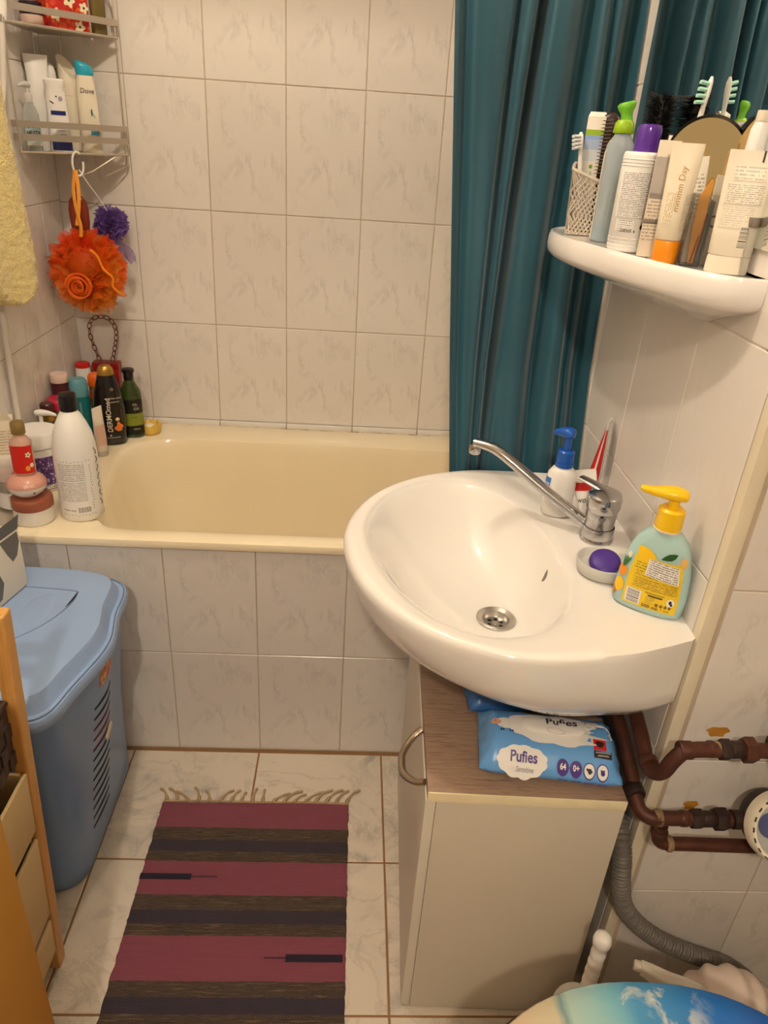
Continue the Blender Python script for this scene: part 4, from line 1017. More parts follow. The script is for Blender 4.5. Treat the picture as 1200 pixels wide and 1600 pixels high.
# ------------------------------------------------------------------ bottles in the caddy
RZ = .5; Z1 = 1.3136
def tubebody(rows_bottom_cap, H, rx, ry, crimp_w=None):
    cw = crimp_w or rx*1.12
    return Body([(rows_bottom_cap, rx, ry), (rows_bottom_cap+.3*(H-rows_bottom_cap), rx*1.0, ry*.95), (rows_bottom_cap+.65*(H-rows_bottom_cap), rx*1.04, ry*.65), (H-.010, cw, .0022), (H, cw, .0012)], 2.2)
t = thing('cream_tube', 'tall white tube standing at the caddy left end', 'tube', (-.566, .628, Z1), RZ)
B = Body([(.0, .020, .015), (.002, .021, .016), (.10, .022, .016), (.17, .0245, .012), (.194, .0265, .0022), (.199, .0265, .0012)], 2.2); B.mesh('tube_body', WHITE, t)
t = thing('pump_bottle', 'clear pump bottle of pale gel in the caddy', 'bottle', (-.5655, .556, Z1), RZ)
B = Body([(.0, .0150, .0125), (.003, .0175, .0135), (.075, .0175, .0135), (.09, .013, .011), (.096, .009, .009), (.10, .009, .009)], 2.3); B.mesh('bottle', M('milky_clear_plastic', (222, 226, 222), .12, trans=.6, ior=1.3), t)
B.patch('label', vgrad('pale_gel_label', [(0.0, (216, 214, 204)), (.018, (196, 214, 214)), (.045, (178, 204, 210)), (.06, (214, 212, 204))], .4), t, FRONT-1.2, FRONT+1.2, .012, .058)
B.text('lettering', 'SKIN', .0125, INK, t, FRONT, .052); B.text('lettering', 'NUTR', .0120, INK, t, FRONT, .038)
pump(t, .10, M('frosted_white', (226, 222, 214), .3, trans=.3), .009, .042, .022, PI+.4, .016)
t = thing('lotion_tube', 'white lotion tube with navy band in the caddy', 'tube', (-.522, .606, Z1), RZ)
B = Body([(0, .0235, .0125), (.003, .0245, .0135), (.05, .0245, .0135), (.12, .022, .0135), (.138, .021, .0135), (.140, .023, .014), (.149, .023, .014), (.152, .020, .011)], 2.5); B.mesh('tube_body', WHITE, t)
B.patch('navy_base_print', M('navy_label', (22, 36, 104), .4), t, FRONT-1.0, FRONT+1.2, .004, .028); B.patch('navy_band', M('navy_label', (22, 36, 104), .4), t, FRONT-.75, FRONT+.75, .078, .087)
B.blob('round_mark', M('lilac_grey', (168, 158, 170), .5), t, FRONT+.35, .112, .010, .010); B.text('lettering', 'mmmm', .006, INK, t, FRONT, .046); B.text('lettering', 'mmm', .006, INK, t, FRONT+.2, .038)
B.blob('leaf_mark', INK, t, FRONT-.55, .104, .012, .0025, rot=-.5); B.blob('dot_mark', INK, t, FRONT-.05, .116, .0035, .0035)
t = thing('roll_on', 'small white rounded bottle at the caddy rear', 'bottle', (-.549, .664, Z1), RZ)
Body([(0, .013, .013), (.002, .0145, .0145), (.13, .0145, .0145), (.135, .0135, .0135), (.165, .0125, .0125), (.178, .010, .010), (.185, .005, .005), (.187, .001, .001)], 2).mesh('bottle', WHITE, t)
t = thing('slant_bottle', 'ivory bottle with a slanted open cap in the caddy', 'bottle', (-.514, .684, Z1), RZ)
Body([(0, .0195, .0165), (.003, .021, .0175), (.12, .0225, .018)], 2.2).mesh('bottle', WHITE2, t)
rs = []
for k, (r_, tilt, z) in enumerate(((.0225, 0, .1205), (.023, .2, .145), (.0235, .92, .180), (.0205, .92, .181), (.019, .9, .172))):
    rs.append([(r_*math.cos(2*PI*j/32), r_*.8*math.sin(2*PI*j/32), z+math.tan(tilt)*r_*(.85*.8*math.sin(2*PI*j/32)-.55*math.cos(2*PI*j/32))) for j in range(32)])
rings('slanted_cap', rs, WHITE2, t, cap0=True, cap1=True, sharp=50)
t = thing('shampoo_bottle', 'white shampoo bottle with a teal cap in the caddy', 'bottle', (-.471, .670, Z1), RZ-.1)
B = Body([(0, .0225, .013), (.003, .0245, .0145), (.10, .0235, .0145), (.15, .0205, .014), (.165, .018, .013)], 2.8); B.mesh('bottle', WHITE2, t)
rs = []
for (r_, z, sl) in ((.0185, .1655, 0), (.0205, .172, .15), (.021, .182, .35), (.017, .190, .35), (.008, .192, .3)): rs.append([(r_*math.copysign(abs(math.cos(2*PI*j/28))**.8, math.cos(2*PI*j/28)), r_*.68*math.sin(2*PI*j/28), z-sl*r_*math.cos(2*PI*j/28)) for j in range(28)])
rings('cap', rs, M('teal_cap', (40, 162, 190), .3), t, sharp=60)
B.text('lettering', 'Dove', .0150, M('navy_print', (28, 24, 52), .4), t, FRONT+.02, .133, shear=.15); B.blob('drop_mark', M('deep_teal', (20, 90, 110), .4), t, FRONT+.25, .088, .004, .016); B.blob('leaf_mark', M('pale_green', (170, 196, 170), .4), t, FRONT+.45, .082, .004, .012, rot=.5)
B.patch('blue_tag', M('tag_blue', (70, 150, 186), .4), t, FRONT, FRONT+.85, .040, .050)
Z2 = 1.5636
t = thing('floral_box', 'red box with white flowers on the upper caddy tier', 'box', (-.500, .655, Z2), .80)
bx_ = box('box_body', (.098, .055, .15), (0, 0, .0752), speckle('red_floral', (196, 34, 22), [(206, 60, 24), (226, 110, 40), (170, 20, 20), (214, 80, 30)], 95, .5), t, .003)
for (x, z, s_) in ((-.030, .028, 1), (.024, .010, .95), (.004, .058, 1.05), (.038, .048, .85), (-.02, .090, 1), (.02, .105, .9)):
    pts = [(x+s_*.0115*(1+.22*math.cos(5*a))*math.cos(a), -.0281, z+s_*.0115*(1+.22*math.cos(5*a))*math.sin(a)) for a in [2*PI*i/40 for i in range(40)]]
    mk('printed_flower', pts, [tuple(range(40))], M('cream_flower', (236, 222, 184), .5), t, smooth=False)
    mk('printed_flower_eye', [(x+.0026*math.cos(a), -.0284, z+.0026*math.sin(a)) for a in [2*PI*i/14 for i in range(14)]], [tuple(range(14))], PDARK, t, smooth=False)
t = thing('brown_bottle', 'olive brown bottle right of the red floral box', 'bottle', (-.434, .700, Z2), .8)
Body([(0, .016, .011), (.002, .018, .0125), (.11, .018, .0125), (.13, .009, .009), (.15, .009, .009)], 2.3).mesh('bottle', M('olive_glass', (112, 96, 50), .25), t)
t = thing('dark_jar', 'dark lidded jar left of the red floral box', 'jar', (-.553, .610, Z2), .6)
lathe('jar_body', [(.022, 0), (.024, .003), (.024, .022)], M('pale_pink_jar', (214, 186, 172), .35), t); lathe('jar_lid', [(.0245, .0225), (.0245, .045), (.022, .047)], M('dark_lid', (40, 26, 34), .35), t)

# ------------------------------------------------------------------ things hanging from the caddy
HK = (-.4865, .5975, 1.290)
t = thing('ring_hook', 'white plastic ring hooked over the caddy rail', 'hook', HK)
hp_ = [(.014*math.cos(a)*dd.x*1.0, .014*math.cos(a)*dd.y, .026*math.sin(a)) for a in [math.radians(60+k*12) for k in range(27)]]
tube('ring', hp_, .0026, WHITE, t, 8)
def pouf(name, label, loc_, R, mat, nr, amp, seed, squash=(1, .7, 1), flow=0):
    rr = random.Random(seed); t = thing(name, label, 'bath puff', loc_); V = []; F = []
    for k in range(nr):
        ax = Vector((rr.gauss(0, 1), rr.gauss(0, 1), rr.gauss(0, 1))).normalized(); q = ax.orthogonal().normalized(); w2 = ax.cross(q)
        n1 = 90; ph = rr.uniform(0, 6.3); fr = rr.randint(13, 21); lay = rr.uniform(.72, 1.0)
        b0 = len(V); tilt = rr.uniform(-.35, .35)
        for i in range(n1):
            a = 2*PI*i/n1; d = q*math.cos(a)+w2*math.sin(a)+ax*tilt; d.normalize()
            ruf = math.sin(fr*a+ph)+.5*math.sin((fr*2+1)*a+2*ph)
            for s_ in range(5):
                u = s_/4
                rad = R*lay*(.18+.82*u)*(1+.10*ruf*u*math.sin(3*a+ph))
                p = d*rad+ax*(amp*ruf*u**1.3*R)
                V.append(Vector((p.x*squash[0], p.y*squash[1], p.z*squash[2])))
        for i in range(n1):
            for s_ in range(4):
                a = b0+i*5+s_; b = b0+((i+1) % n1)*5+s_
                F.append((a, b, b+1, a+1))
    mk('netting', V, F, mat, t, sharp=180); return t
ORG = net('orange_netting', (242, 84, 14), (252, 158, 40), .38, 14, (-.10, .09))
pf = pouf('orange_bath_puff', 'ruffled orange net bath puff hanging below the caddy', (-.489, .585, 1.045), .098, ORG, 18, .12, 5, (1, .62, 1.02))
veil = pouf('veil_tmp', 'x', (0, 0, 0), .104, net('amber_netting', (244, 140, 36), (250, 176, 70), .55, 14), 7, .13, 21, (1, .6, 1))
vo_ = veil.children[0]; vo_.parent = pf; vo_.name = 'outer_netting'; vo_.location = (0, .004, -.006); bpy.data.objects.remove(veil)
core = M('red_orange_core', (216, 48, 8), .7, var=.2)
lathe('puff_core', [(.001, -.055), (.03, -.045), (.05, -.015), (.052, .015), (.038, .045), (.002, .062)], ORG, pf, 24, (.002, .0, .012), sharp=80)
ros = []
for k in range(70):
    a = k*.32; r_ = .004+.00042*k; ros.append((-.006+r_*math.cos(a), -.062+.006*math.sin(a*.7), -.03+r_*math.sin(a)))
tube('ruffle_roll', ros, lambda t_: .0035+.0012*math.sin(t_*60), net('orange_roll', (236, 90, 14), (250, 150, 40), .05, 20), pf, 7)
edge = smooth_path([(.030, -.055, .060), (.045, -.052, .045), (.056, -.05, .015), (.074, -.045, -.005), (.072, -.04, -.03), (.090, -.03, -.05)], 8)
tube('ruffle_edge', edge, .003, net('yellow_orange', (250, 160, 30), (255, 190, 60), .05, 20), pf, 7)
tube('strap', smooth_path([(-.002, -.004, .232), (-.006, -.016, .19), (-.002, -.024, .15), (.006, -.03, .11), (.004, -.03, .085)], 8), .0048, M('amber_strap', (226, 150, 50), .6), pf, 8, flat=(1, .35))
tube('strap', smooth_path([(.001, -.004, .232), (.006, -.014, .19), (.004, -.022, .15), (-.004, -.026, .11)], 8), .0042, M('amber_strap', (226, 150, 50), .6), pf, 8, flat=(1, .35))
PUR = net('purple_netting', (120, 84, 176), (164, 132, 208), .32, 16)
pp = pouf('purple_bath_puff', 'small purple net bath puff behind the orange one', (-.446, .672, 1.150), .050, PUR, 14, .16, 9, (1, .8, 1))
V = []; F = []
for i in range(13):
    u = i/12
    for j in range(9):
        s_ = j/8-.5; V.append((.012+.038*u+s_*.034*(.6+.6*math.sin(PI*u)), -.012+.008*math.sin(9*s_+6*u), -.03-.062*u+.004*math.sin(12*s_)))
F = [(i*9+j, i*9+j+1, i*9+10+j, i*9+9+j) for i in range(12) for j in range(8)]
mk('net_tail', V, F, net('pale_purple_netting', (130, 96, 170), (160, 130, 200), .45, 20), pp, sharp=180)
tube('cord', smooth_path([(-.040, -.074, .128), (-.028, -.060, .10), (-.012, -.03, .06), (-.002, -.01, .03)], 6), .0014, WHITE, pp, 6)
bh = thing('bath_brush', 'dark red wooden brush handle hanging behind the orange puff', 'brush', (-.522, .665, 1.09))
rs = []
for z, hw, hd in ((.126, .004, .003), (.123, .012, .006), (.112, .0215, .008), (.09, .0255, .009), (.06, .0245, .009), (.02, .0205, .009), (-.03, .020, .009), (-.08, .026, .010), (-.12, .024, .009), (-.135, .012, .006)):
    rs.append([(hw*math.cos(2*PI*j/24), hd*math.sin(2*PI*j/24), z) for j in range(24)])
rings('paddle', rs, wood('mahogany', (112, 34, 20), (142, 50, 28), 10, (4, 4, .6), .3), bh, sharp=60)
tube('hanging_cord', smooth_path([(0, -.006, .118), (.012, -.035, .15), (.030, -.062, .186)], 5), .0014, M('amber_strap', (226, 150, 50), .6), bh, 6)

# ================================================================== TOILETRIES ON THE TUB CORNER
ZT_ = .6050
def zt(y): return .6048-.018*max(0, y)/.735
CR = .28
# large white bottle, black cap
t = thing('conditioner_bottle', 'tall white bottle with a black cap and tiny black print', 'bottle', (-.396, .106, zt(.106)), .30)
B = Body([(0, .042, .042), (.003, .0445, .0445), (.02, .0452, .0452), (.145, .0452, .0452), (.17, .0435, .0435), (.195, .0388, .0388), (.215, .0315, .0315), (.232, .0235, .0235), (.241, .0178, .0178), (.244, .0165, .0165)], 2)
B.mesh('bottle', WHITE, t, 44, 60)
lathe('cap', [(.0168, .2435), (.0182, .245), (.0186, .272), (.0170, .279), (.009, .281)], BLACK, t, 32)
B.patch('text_block', textlines('grey_text_block', (232, 228, 222), (92, 86, 84), 9, 26, thr=.45, strength=.55), t, FRONT-.95, FRONT+.42, .098, .138)
B.patch('text_block', textlines('grey_text_block_b', (232, 228, 222), (92, 86, 84), 16, 30, thr=.46, strength=.6), t, FRONT-.95, FRONT+.42, .050, .096)
B.patch('barcode', barcode('bottle_barcode', (232, 228, 222)), t, FRONT-.15, FRONT+.48, .022, .037); B.text('lettering', 'mmm mm', .0070, INK, t, FRONT-.55, .029)
for (z, n_, a0, a1) in ((.143, 11, -1.0, .65), (.0175, 11, -.9, .65)):
    for k in range(n_): B.blob('dash_mark', INK, t, FRONT+a0+(a1-a0)*k/(n_-1), z+.0012*math.sin(k*2.2), .0040, .0011, rot=(.5 if k % 2 else -.4), n=8)
rr = random.Random(4)
for k in range(16):
    z = .030+k*.0068; B.blob('dash_mark', INK, t, FRONT+.62+rr.uniform(-.05, .05), z, .0046, .0012, rot=rr.uniform(.6, 2.2), n=8)
for k in range(7):
    z = .03+k*.020; a = FRONT+1.12
    pts = [B.pt(a+.07*math.sin(q*.9+k), z+.0026*q, .0011) for q in range(7)]
    tube('squiggle_mark', pts, .0007, INK, t, 5)
# stack: jar, bowl jar, small bottle
JX, JY = -.486, .066
t = thing('balm_jar', 'white jar with a copper brown lid at the stack bottom', 'jar', (JX, JY, zt(JY)))
lathe('jar_body', [(.037, 0), (.040, .003), (.041, .012), (.041, .036)], M('warm_white_plastic', (226, 220, 212), .35), t, 40); lathe('jar_lid', [(.0418, .0362), (.0422, .038), (.0422, .055), (.040, .059), (.02, .0595)], M('copper_brown_lid', (150, 84, 60), .35), t, 40)
zz = zt(JY)+.0600
t = thing('rose_jar', 'bowl shaped cream jar with a rose pink lid', 'jar', (JX-.006, JY+.002, zz), .2)
B = Body([(0, .018, .018), (.002, .022, .022), (.010, .032, .032), (.020, .0385, .0385), (.026, .040, .040)], 2); B.mesh('jar_body', WHITE, t, 40, 70)
Bl = Body([(.0262, .0402, .0402), (.030, .0402, .0402), (.038, .036, .036), (.046, .027, .027), (.0485, .020, .020)], 2); Bl.mesh('jar_lid', M('rose_pink_lid', (206, 152, 136), .25), t, 40, 70)
Bl.text('lettering', 'LANC', .0085, M('cream_print', (236, 214, 190), .4), t, FRONT+.35, .0345); B.blob('emblem', M('rosy_print', (150, 90, 90), .5), t, FRONT+.55, .017, .005, .006)
zz += .0487
t = thing('mini_bottle', 'small clear bottle with gold cap and red floral label', 'bottle', (JX-.006, JY+.006, zz), .15)
B = Body([(0, .0195, .0165), (.002, .0215, .018), (.072, .0215, .018), (.080, .016, .014), (.086, .0105, .0105), (.090, .0105, .0105)], 2.5); B.mesh('bottle', M('pink_clear_plastic', (236, 196, 176), .12, trans=.5, ior=1.3), t)
B.patch('label', M('red_label', (206, 34, 24), .35), t, FRONT-1.25, FRONT+1.35, .006, .068); lathe('cap', [(.0135, .0905), (.014, .092), (.014, .112), (.0125, .116)], M('dull_gold_cap', (150, 126, 74), .35, .5), t, 26)
B.blob('printed_flower', M('cream_flower', (236, 222, 184), .5), t, FRONT+.75, .048, .013, .013, .0012, shape=[((1+.25*math.cos(5*a))*.85*math.cos(a), (1+.25*math.cos(5*a))*.85*math.sin(a)) for a in [2*PI*i/30 for i in range(30)]]); B.blob('printed_flower_eye', GOLD, t, FRONT+.75, .048, .004, .004, .0018)
B.blob('printed_flower', M('orange_petal', (236, 150, 60), .5), t, FRONT+.55, .018, .010, .012, .0012); B.blob('printed_flower', M('cream_flower', (236, 222, 184), .5), t, FRONT+1.0, .024, .010, .010, .0012)
# left jars
LX, LY = -.5515, .137; zl = .5957
t = thing('silver_lid_jar', 'white jar with a silver lid at the far left', 'jar', (LX, LY, .6050), .2)
B = Body([(0, .036, .036), (.003, .0395, .0395), (.042, .0395, .0395)], 2); B.mesh('jar_body', WHITE, t, 36); lathe('jar_lid', [(.0402, .0422), (.0405, .044), (.0405, .062), (.038, .066)], SATIN, t, 36)
B.patch('label', speckle('brown_photo_label', (214, 206, 190), [(130, 112, 88), (168, 150, 120), (96, 84, 70)], 160, .5), t, FRONT-.2, FRONT+.5, .008, .036)
t = thing('rose_print_jar', 'pink jar with a red flower print at the far left', 'jar', (LX-.003, LY, .6050+.0664), .2)
B = Body([(0, .036, .036), (.003, .0385, .0385), (.036, .0385, .0385)], 2); B.mesh('jar_body', M('blush_jar', (228, 206, 194), .3), t, 36); lathe('jar_lid', [(.039, .0362), (.0392, .038), (.0392, .057), (.037, .060)], M('frosted_lid', (216, 204, 194), .25), t, 36)
B.blob('printed_flower', M('rose_print', (206, 70, 70), .5), t, FRONT+.5, .020, .022, .016, .0012, shape=[((1+.35*math.cos(5*a))*.75*math.cos(a), (1+.35*math.cos(5*a))*.75*math.sin(a)) for a in [2*PI*i/40 for i in range(40)]])
t = thing('folded_carton', 'cream paper carton stacked on the pink jar', 'carton', (LX-.008, LY+.002, .6050+.1268), .35)
box('carton_body', (.050, .040, .075), (0, 0, .038), M('cream_card', (226, 214, 190), .7, var=.05), t, .001); quad('text_block', (0, -.0204, .03), (1, 0, 0), (0, 0, 1), .044, .05, textlines('card_text', (226, 214, 190), (150, 130, 110), 8, 12, strength=.5), t)
mk('torn_flap', [(-.025, -.02, .0755), (.025, -.02, .0755), (.018, -.024, .098), (.008, -.023, .090), (-.004, -.024, .104), (-.02, -.023, .096)], [(0, 1, 2, 3, 4, 5)], M('cream_card', (226, 214, 190), .7), t, smooth=False)
t = thing('mask_jar', 'big white screw lid jar with a purple label', 'jar', (-.537, .246, zt(.246)), .25)
B = Body([(0, .045, .045), (.003, .048, .048), (.105, .048, .048), (.108, .045, .045)], 2); B.mesh('jar_body', WHITE, t, 40); lathe('jar_lid', [(.0485, .1085), (.050, .110), (.050, .139), (.047, .144), (.02, .145)], WHITE, t, 40)
lb = B.patch('label', speckle('purple_label', (92, 60, 120), [(130, 90, 150), (60, 40, 84), (190, 170, 200), (110, 70, 140)], 190, .5), t, FRONT-.4, FRONT+1.2, .012, .090)
B.patch('label_base', textlines('white_label_base', (230, 224, 216), (60, 40, 80), 3, 14), t, FRONT-.4, FRONT+1.2, .006, .020, .0009)
t = thing('brown_pump_bottle', 'brown bottle with a white pump behind the white jar', 'bottle', (-.560, .340, zt(.340)), .1)
Body([(0, .025, .025), (.003, .027, .027), (.085, .027, .027), (.10, .018, .018), (.108, .012, .012)], 2).mesh('bottle', M('brown_glass', (92, 78, 58), .3), t); pump(t, .108, WHITE, .011, .052, .038, -.1, .014)
t = thing('gold_band_bottle', 'small dark bottle with a gold collar by the left wall', 'bottle', (-.5645, .393, zt(.393)), .1)
lathe('bottle', [(.022, 0), (.024, .003), (.024, .105), (.016, .115)], M('dark_olive_glass', (60, 54, 34), .3), t, 28); lathe('gold_collar', [(.0175, .1155), (.0185, .117), (.0185, .130)], GOLD, t, 28); lathe('cap', [(.0155, .1305), (.0165, .132), (.0165, .156), (.014, .159)], M('maroon_cap', (70, 24, 26), .3), t, 28)
t = thing('pink_lid_jar', 'green jar with a bright pink lid by the left wall', 'jar', (-.556, .447, zt(.447)), .1)
lathe('jar_body', [(.026, 0), (.028, .003), (.028, .126), (.026, .13)], M('olive_jar', (84, 84, 50), .35), t, 32); lathe('jar_lid', [(.029, .1305), (.0295, .132), (.0295, .152), (.027, .156)], M('hot_pink_lid', (186, 34, 70), .35), t, 32)
t = thing('maroon_bottle', 'maroon bottle with a pinkish white cap by the left wall', 'bottle', (-.568, .500, zt(.500)), .1)
lathe('bottle', [(.020, 0), (.0215, .003), (.0215, .10), (.0215, .145), (.0215, .183)], vgrad('maroon_fade', [(0, (150, 30, 50)), (.185, (60, 24, 34))], .35), t, 30); lathe('cap', [(.0215, .1835), (.0222, .185), (.0222, .202), (.021, .205)], M('pale_pink_cap', (214, 190, 178), .4), t, 30)
t = thing('teal_bottle', 'teal bottle with a blue grey cap in the tub corner', 'bottle', (-.540, .540, zt(.540)), .2)
B = Body([(0, .027, .020), (.003, .029, .022), (.10, .030, .022), (.135, .0275, .022)], 2.3); B.mesh('bottle', M('teal_plastic', (14, 104, 108), .3, var=.2, vs=30), t); Body([(.1352, .0275, .0222), (.137, .0282, .0228), (.175, .0262, .0215), (.182, .022, .018)], 2.2).mesh('cap', M('blue_grey_cap', (96, 150, 162), .35), t)
B.text('lettering', 'mmmm', .011, M('pale_teal_print', (150, 200, 200), .4), t, FRONT+.2, .105, rot=PI/2, shear=.2)
t = thing('red_cap_bottle', 'white bottle with a red cap against the back corner', 'bottle', (-.566, .668, zt(.668)))
lathe('bottle', [(.019, 0), (.021, .003), (.021, .145), (.0195, .178)], WHITE, t, 28); lathe('cap', [(.0195, .1785), (.020, .180), (.0195, .190), (.016, .192)], M('red_cap', (206, 34, 34), .35), t, 28)
t = thing('orange_cap_bottle', 'bottle with an orange cap and fruit label in the corner', 'bottle', (-.505, .603, zt(.603)), .25)
B = Body([(0, .022, .017), (.003, .0245, .019), (.12, .026, .019), (.148, .0245, .019)], 2.3); B.mesh('bottle', speckle('fruit_label', (150, 92, 40), [(206, 90, 30), (60, 96, 48), (190, 60, 30), (96, 110, 50)], 75, .5), t); Body([(.1482, .0262, .0205), (.151, .0275, .0215), (.172, .0265, .021), (.180, .022, .017)], 2.2).mesh('cap', M('orange_cap', (240, 104, 24), .35), t)
# red bag with chain handle
BAGR = M('red_lacquer', (150, 26, 22), .3)
t = thing('red_gift_purse', 'small red purse with a brown chain handle in the corner', 'purse', (-.513, .7115, zt(.7115)), .08)
box('purse_body', (.070, .034, .165), (0, 0, .083), BAGR, t, .004, 3); box('purse_flap', (.074, .037, .022), (0, 0, .1745), BAGR, t, .003, 2)
CH = M('brown_chain', (126, 56, 36), .4, .4)
path = smooth_path([(-.017, 0, .186), (-.024, 0, .21), (-.033, 0, .245), (-.036, 0, .272), (-.030, 0, .297), (-.012, 0, .311), (.012, 0, .311), (.030, 0, .297), (.036, 0, .272), (.033, 0, .245), (.024, 0, .21), (.017, 0, .186)], 10)
acc = [0]
for a, b in zip(path, path[1:]): acc.append(acc[-1]+(b-a).length)
nl = 19
for k in range(nl):
    s_ = acc[-1]*(k+.5)/nl; i = max(j for j in range(len(acc)) if acc[j] <= s_); i = min(i, len(path)-2)
    p = path[i].lerp(path[i+1], (s_-acc[i])/max(1e-6, acc[i+1]-acc[i])); tg = (path[i+1]-path[i]).normalized(); sd_ = Vector((0, 1, 0)) if k % 2 else tg.cross(Vector((0, 1, 0)))
    sd_ = (sd_+tg.cross(Vector((0, 1, 0)))*(.9 if k % 2 else 0)).normalized()
    tube('chain_link', [p+tg*(.0098*math.cos(a))+sd_*(.0052*math.sin(a)) for a in [2*PI*j/14 for j in range(14)]], .0013, CH, t, 6, closed=True)
# dark shampoo
BLK2 = M('black_brown_plastic', (24, 18, 17), .25, coat=.3)
t = thing('dark_shampoo_bottle', 'black shampoo bottle with gold cap and orange flower label', 'bottle', (-.463, .546, zt(.546)), CR+.05)
B = Body([(0, .032, .019), (.003, .0355, .022), (.05, .0395, .0235), (.10, .040, .0235), (.15, .034, .022), (.185, .025, .019), (.196, .0215, .017)], 2.3); B.mesh('bottle', BLK2, t, 40, 60)
Body([(.1962, .0215, .017), (.199, .022, .0175), (.212, .019, .016), (.220, .0135, .012), (.2225, .006, .005)], 2.2).mesh('cap', GOLD, t, 32, 70)
PALE = M('pale_print', (206, 196, 180), .45)
B.text('lettering', 'DERMOmed', .0185, PALE, t, FRONT-.08, .088, rot=PI/2, bold=.0003)
B.text('lettering', 'mmmm mmm', .008, PALE, t, FRONT+.42, .135, rot=0); B.text('lettering', 'mmmmm', .007, PALE, t, FRONT+.44, .125, rot=0); B.text('lettering', 'mmmmm', .010, M('bronze_print', (120, 84, 50), .4, .3), t, FRONT+.78, .085, rot=PI/2)
for x, z, w_, h_, r_ in ((.42, .052, .020, .012, .4), (.62, .056, .020, .012, -.4), (.52, .046, .018, .010, 0), (.50, .062, .010, .014, 0)): B.blob('printed_petal', M('orange_petal2', (222, 118, 48), .45), t, FRONT+x, z, w_, h_, rot=r_)
B.blob('printed_petal', M('cream_petal', (232, 196, 150), .45), t, FRONT+.45, .076, .012, .010); B.blob('printed_seal', M('seal_grey', (96, 88, 76), .45), t, FRONT+.35, .160, .010, .010)
B.text('lettering', 'mmmmmmm', .0065, PALE, t, FRONT+.1, .024); B.blob('printed_seal', PALE, t, FRONT-.10, .030, .005, .005)
t = thing('green_soap_bottle', 'dark green bottle with black cap and lime label', 'bottle', (-.424, .612, zt(.612)), CR)
B = Body([(0, .027, .020), (.003, .030, .0225), (.115, .030, .0225), (.135, .027, .021), (.155, .0165, .015), (.165, .012, .012)], 2.3); B.mesh('bottle', M('green_glass', (52, 66, 26), .15, coat=.3), t, 36, 60)
lathe('cap', [(.0125, .1652), (.0135, .167), (.0135, .184), (.012, .186)], BLACK, t, 24); lathe('cap_top', [(.0165, .1862), (.017, .188), (.017, .194), (.014, .196)], BLACK, t, 24)
B.patch('label', vgrad('green_bottle_label', [(0, (24, 26, 18)), (.036, (128, 136, 46)), (.072, (26, 24, 20)), (.118, (26, 24, 20))], .4), t, FRONT-1.2, FRONT+1.3, .010, .112)
B.text('lettering', 'OL', .011, PALE, t, FRONT+.35, .098); B.text('lettering', 'OX', .011, PALE, t, FRONT+.45, .086); B.text('lettering', 'mmm', .0075, INK, t, FRONT+.2, .062); B.text('lettering', 'mmm', .0080, PALE, t, FRONT+.35, .027)
t = thing('yellow_soap_dish', 'scalloped yellow soap dish at the tub back corner', 'soap dish', (-.384, .640, zt(.640)))
YEL = M('yellow_plastic', (226, 190, 88), .4)
rs = []
for r_, z, am in ((.024, .0005, .0), (.027, .004, .03), (.0285, .014, .06), (.030, .024, .09), (.030, .029, .12), (.027, .029, .12), (.024, .018, .05), (.02, .012, 0)):
    rs.append([(r_*(1+am*math.sin(7*a))*math.cos(a), r_*(1+am*math.sin(7*a))*math.sin(a), z+am*.02*math.sin(7*a+1)) for a in [2*PI*j/56 for j in range(56)]])
rings('dish', rs, YEL, t, sharp=60)
t = thing('soap_bar', 'pale soap bar inside the scalloped yellow dish', 'soap', (-.386, .638, zt(.640)+.0125)); lathe('bar', [(.010, 0), (.0155, .003), (.016, .009), (.011, .0135), (.002, .0145)], M('ivory_soap', (236, 226, 204), .5), t, 26, sharp=80)
t = thing('white_tube', 'slim white tube standing crimp up beside the dark shampoo', 'tube', (-.4655, .456, zt(.456)), 1.15)
B = Body([(.0, .015, .0135), (.014, .0155, .014), (.0142, .016, .0145), (.05, .0165, .0135), (.095, .0175, .0075), (.124, .018, .0018), (.133, .018, .001)], 2.1); B.mesh('tube_body', M('soft_white_tube', (226, 214, 200), .4), t)
B.patch('label', M('pink_panel', (222, 184, 168), .4), t, FRONT-1.2, FRONT+1.2, .03, .085); lathe('cap', [(.0157, .0), (.0162, .001), (.0162, .012), (.0157, .0135)], M('grey_cap', (190, 182, 172), .4), t, 26, cap=False)

# ================================================================== THINGS ON THE WASHBASIN
ZS = .8130
t = thing('lemon_soap_bottle', 'pale blue soap bottle with yellow pump and lemon label', 'soap bottle', (.630, -.500, ZS), -.58)
B = Body([(0, .044, .0185), (.003, .0488, .0215), (.03, .0500, .0225), (.065, .0470, .022), (.095, .0405, .0205), (.112, .0335, .019), (.122, .0245, .0165), (.1265, .0185, .0165), (.128, .0175, .0165)], 2.5)
B.mesh('bottle', M('pale_aqua_plastic', (172, 206, 204), .22, coat=.3), t, 44, 60)
lathe('neck_ring', [(.0185, .128), (.019, .129), (.019, .131)], WHITE2, t, 32)
pump(t, .131, M('bright_yellow_plastic', (246, 200, 22), .3), .0178, .060, .046, PI+.25, .027, drop=-.002)
YL = M('yellow_label', (238, 204, 40), .4)
B.patch('label', YL, t, FRONT-.72, FRONT+.95, .010, .088)
B.patch('text_block', textlines('label_text_a', (226, 190, 36), (96, 78, 20), 6, 26, strength=.75), t, FRONT-.52, FRONT+.86, .040, .056, .0010)
B.patch('text_block', textlines('label_text_b', (238, 204, 40), (60, 50, 24), 3, 20, strength=.7), t, FRONT-.52, FRONT+.2, .058, .067, .0010)
B.patch('text_block', textlines('label_text_c', (238, 204, 40), (70, 56, 24), 3, 20, strength=.7), t, FRONT-.60, FRONT-.1, .068, .080, .0010)
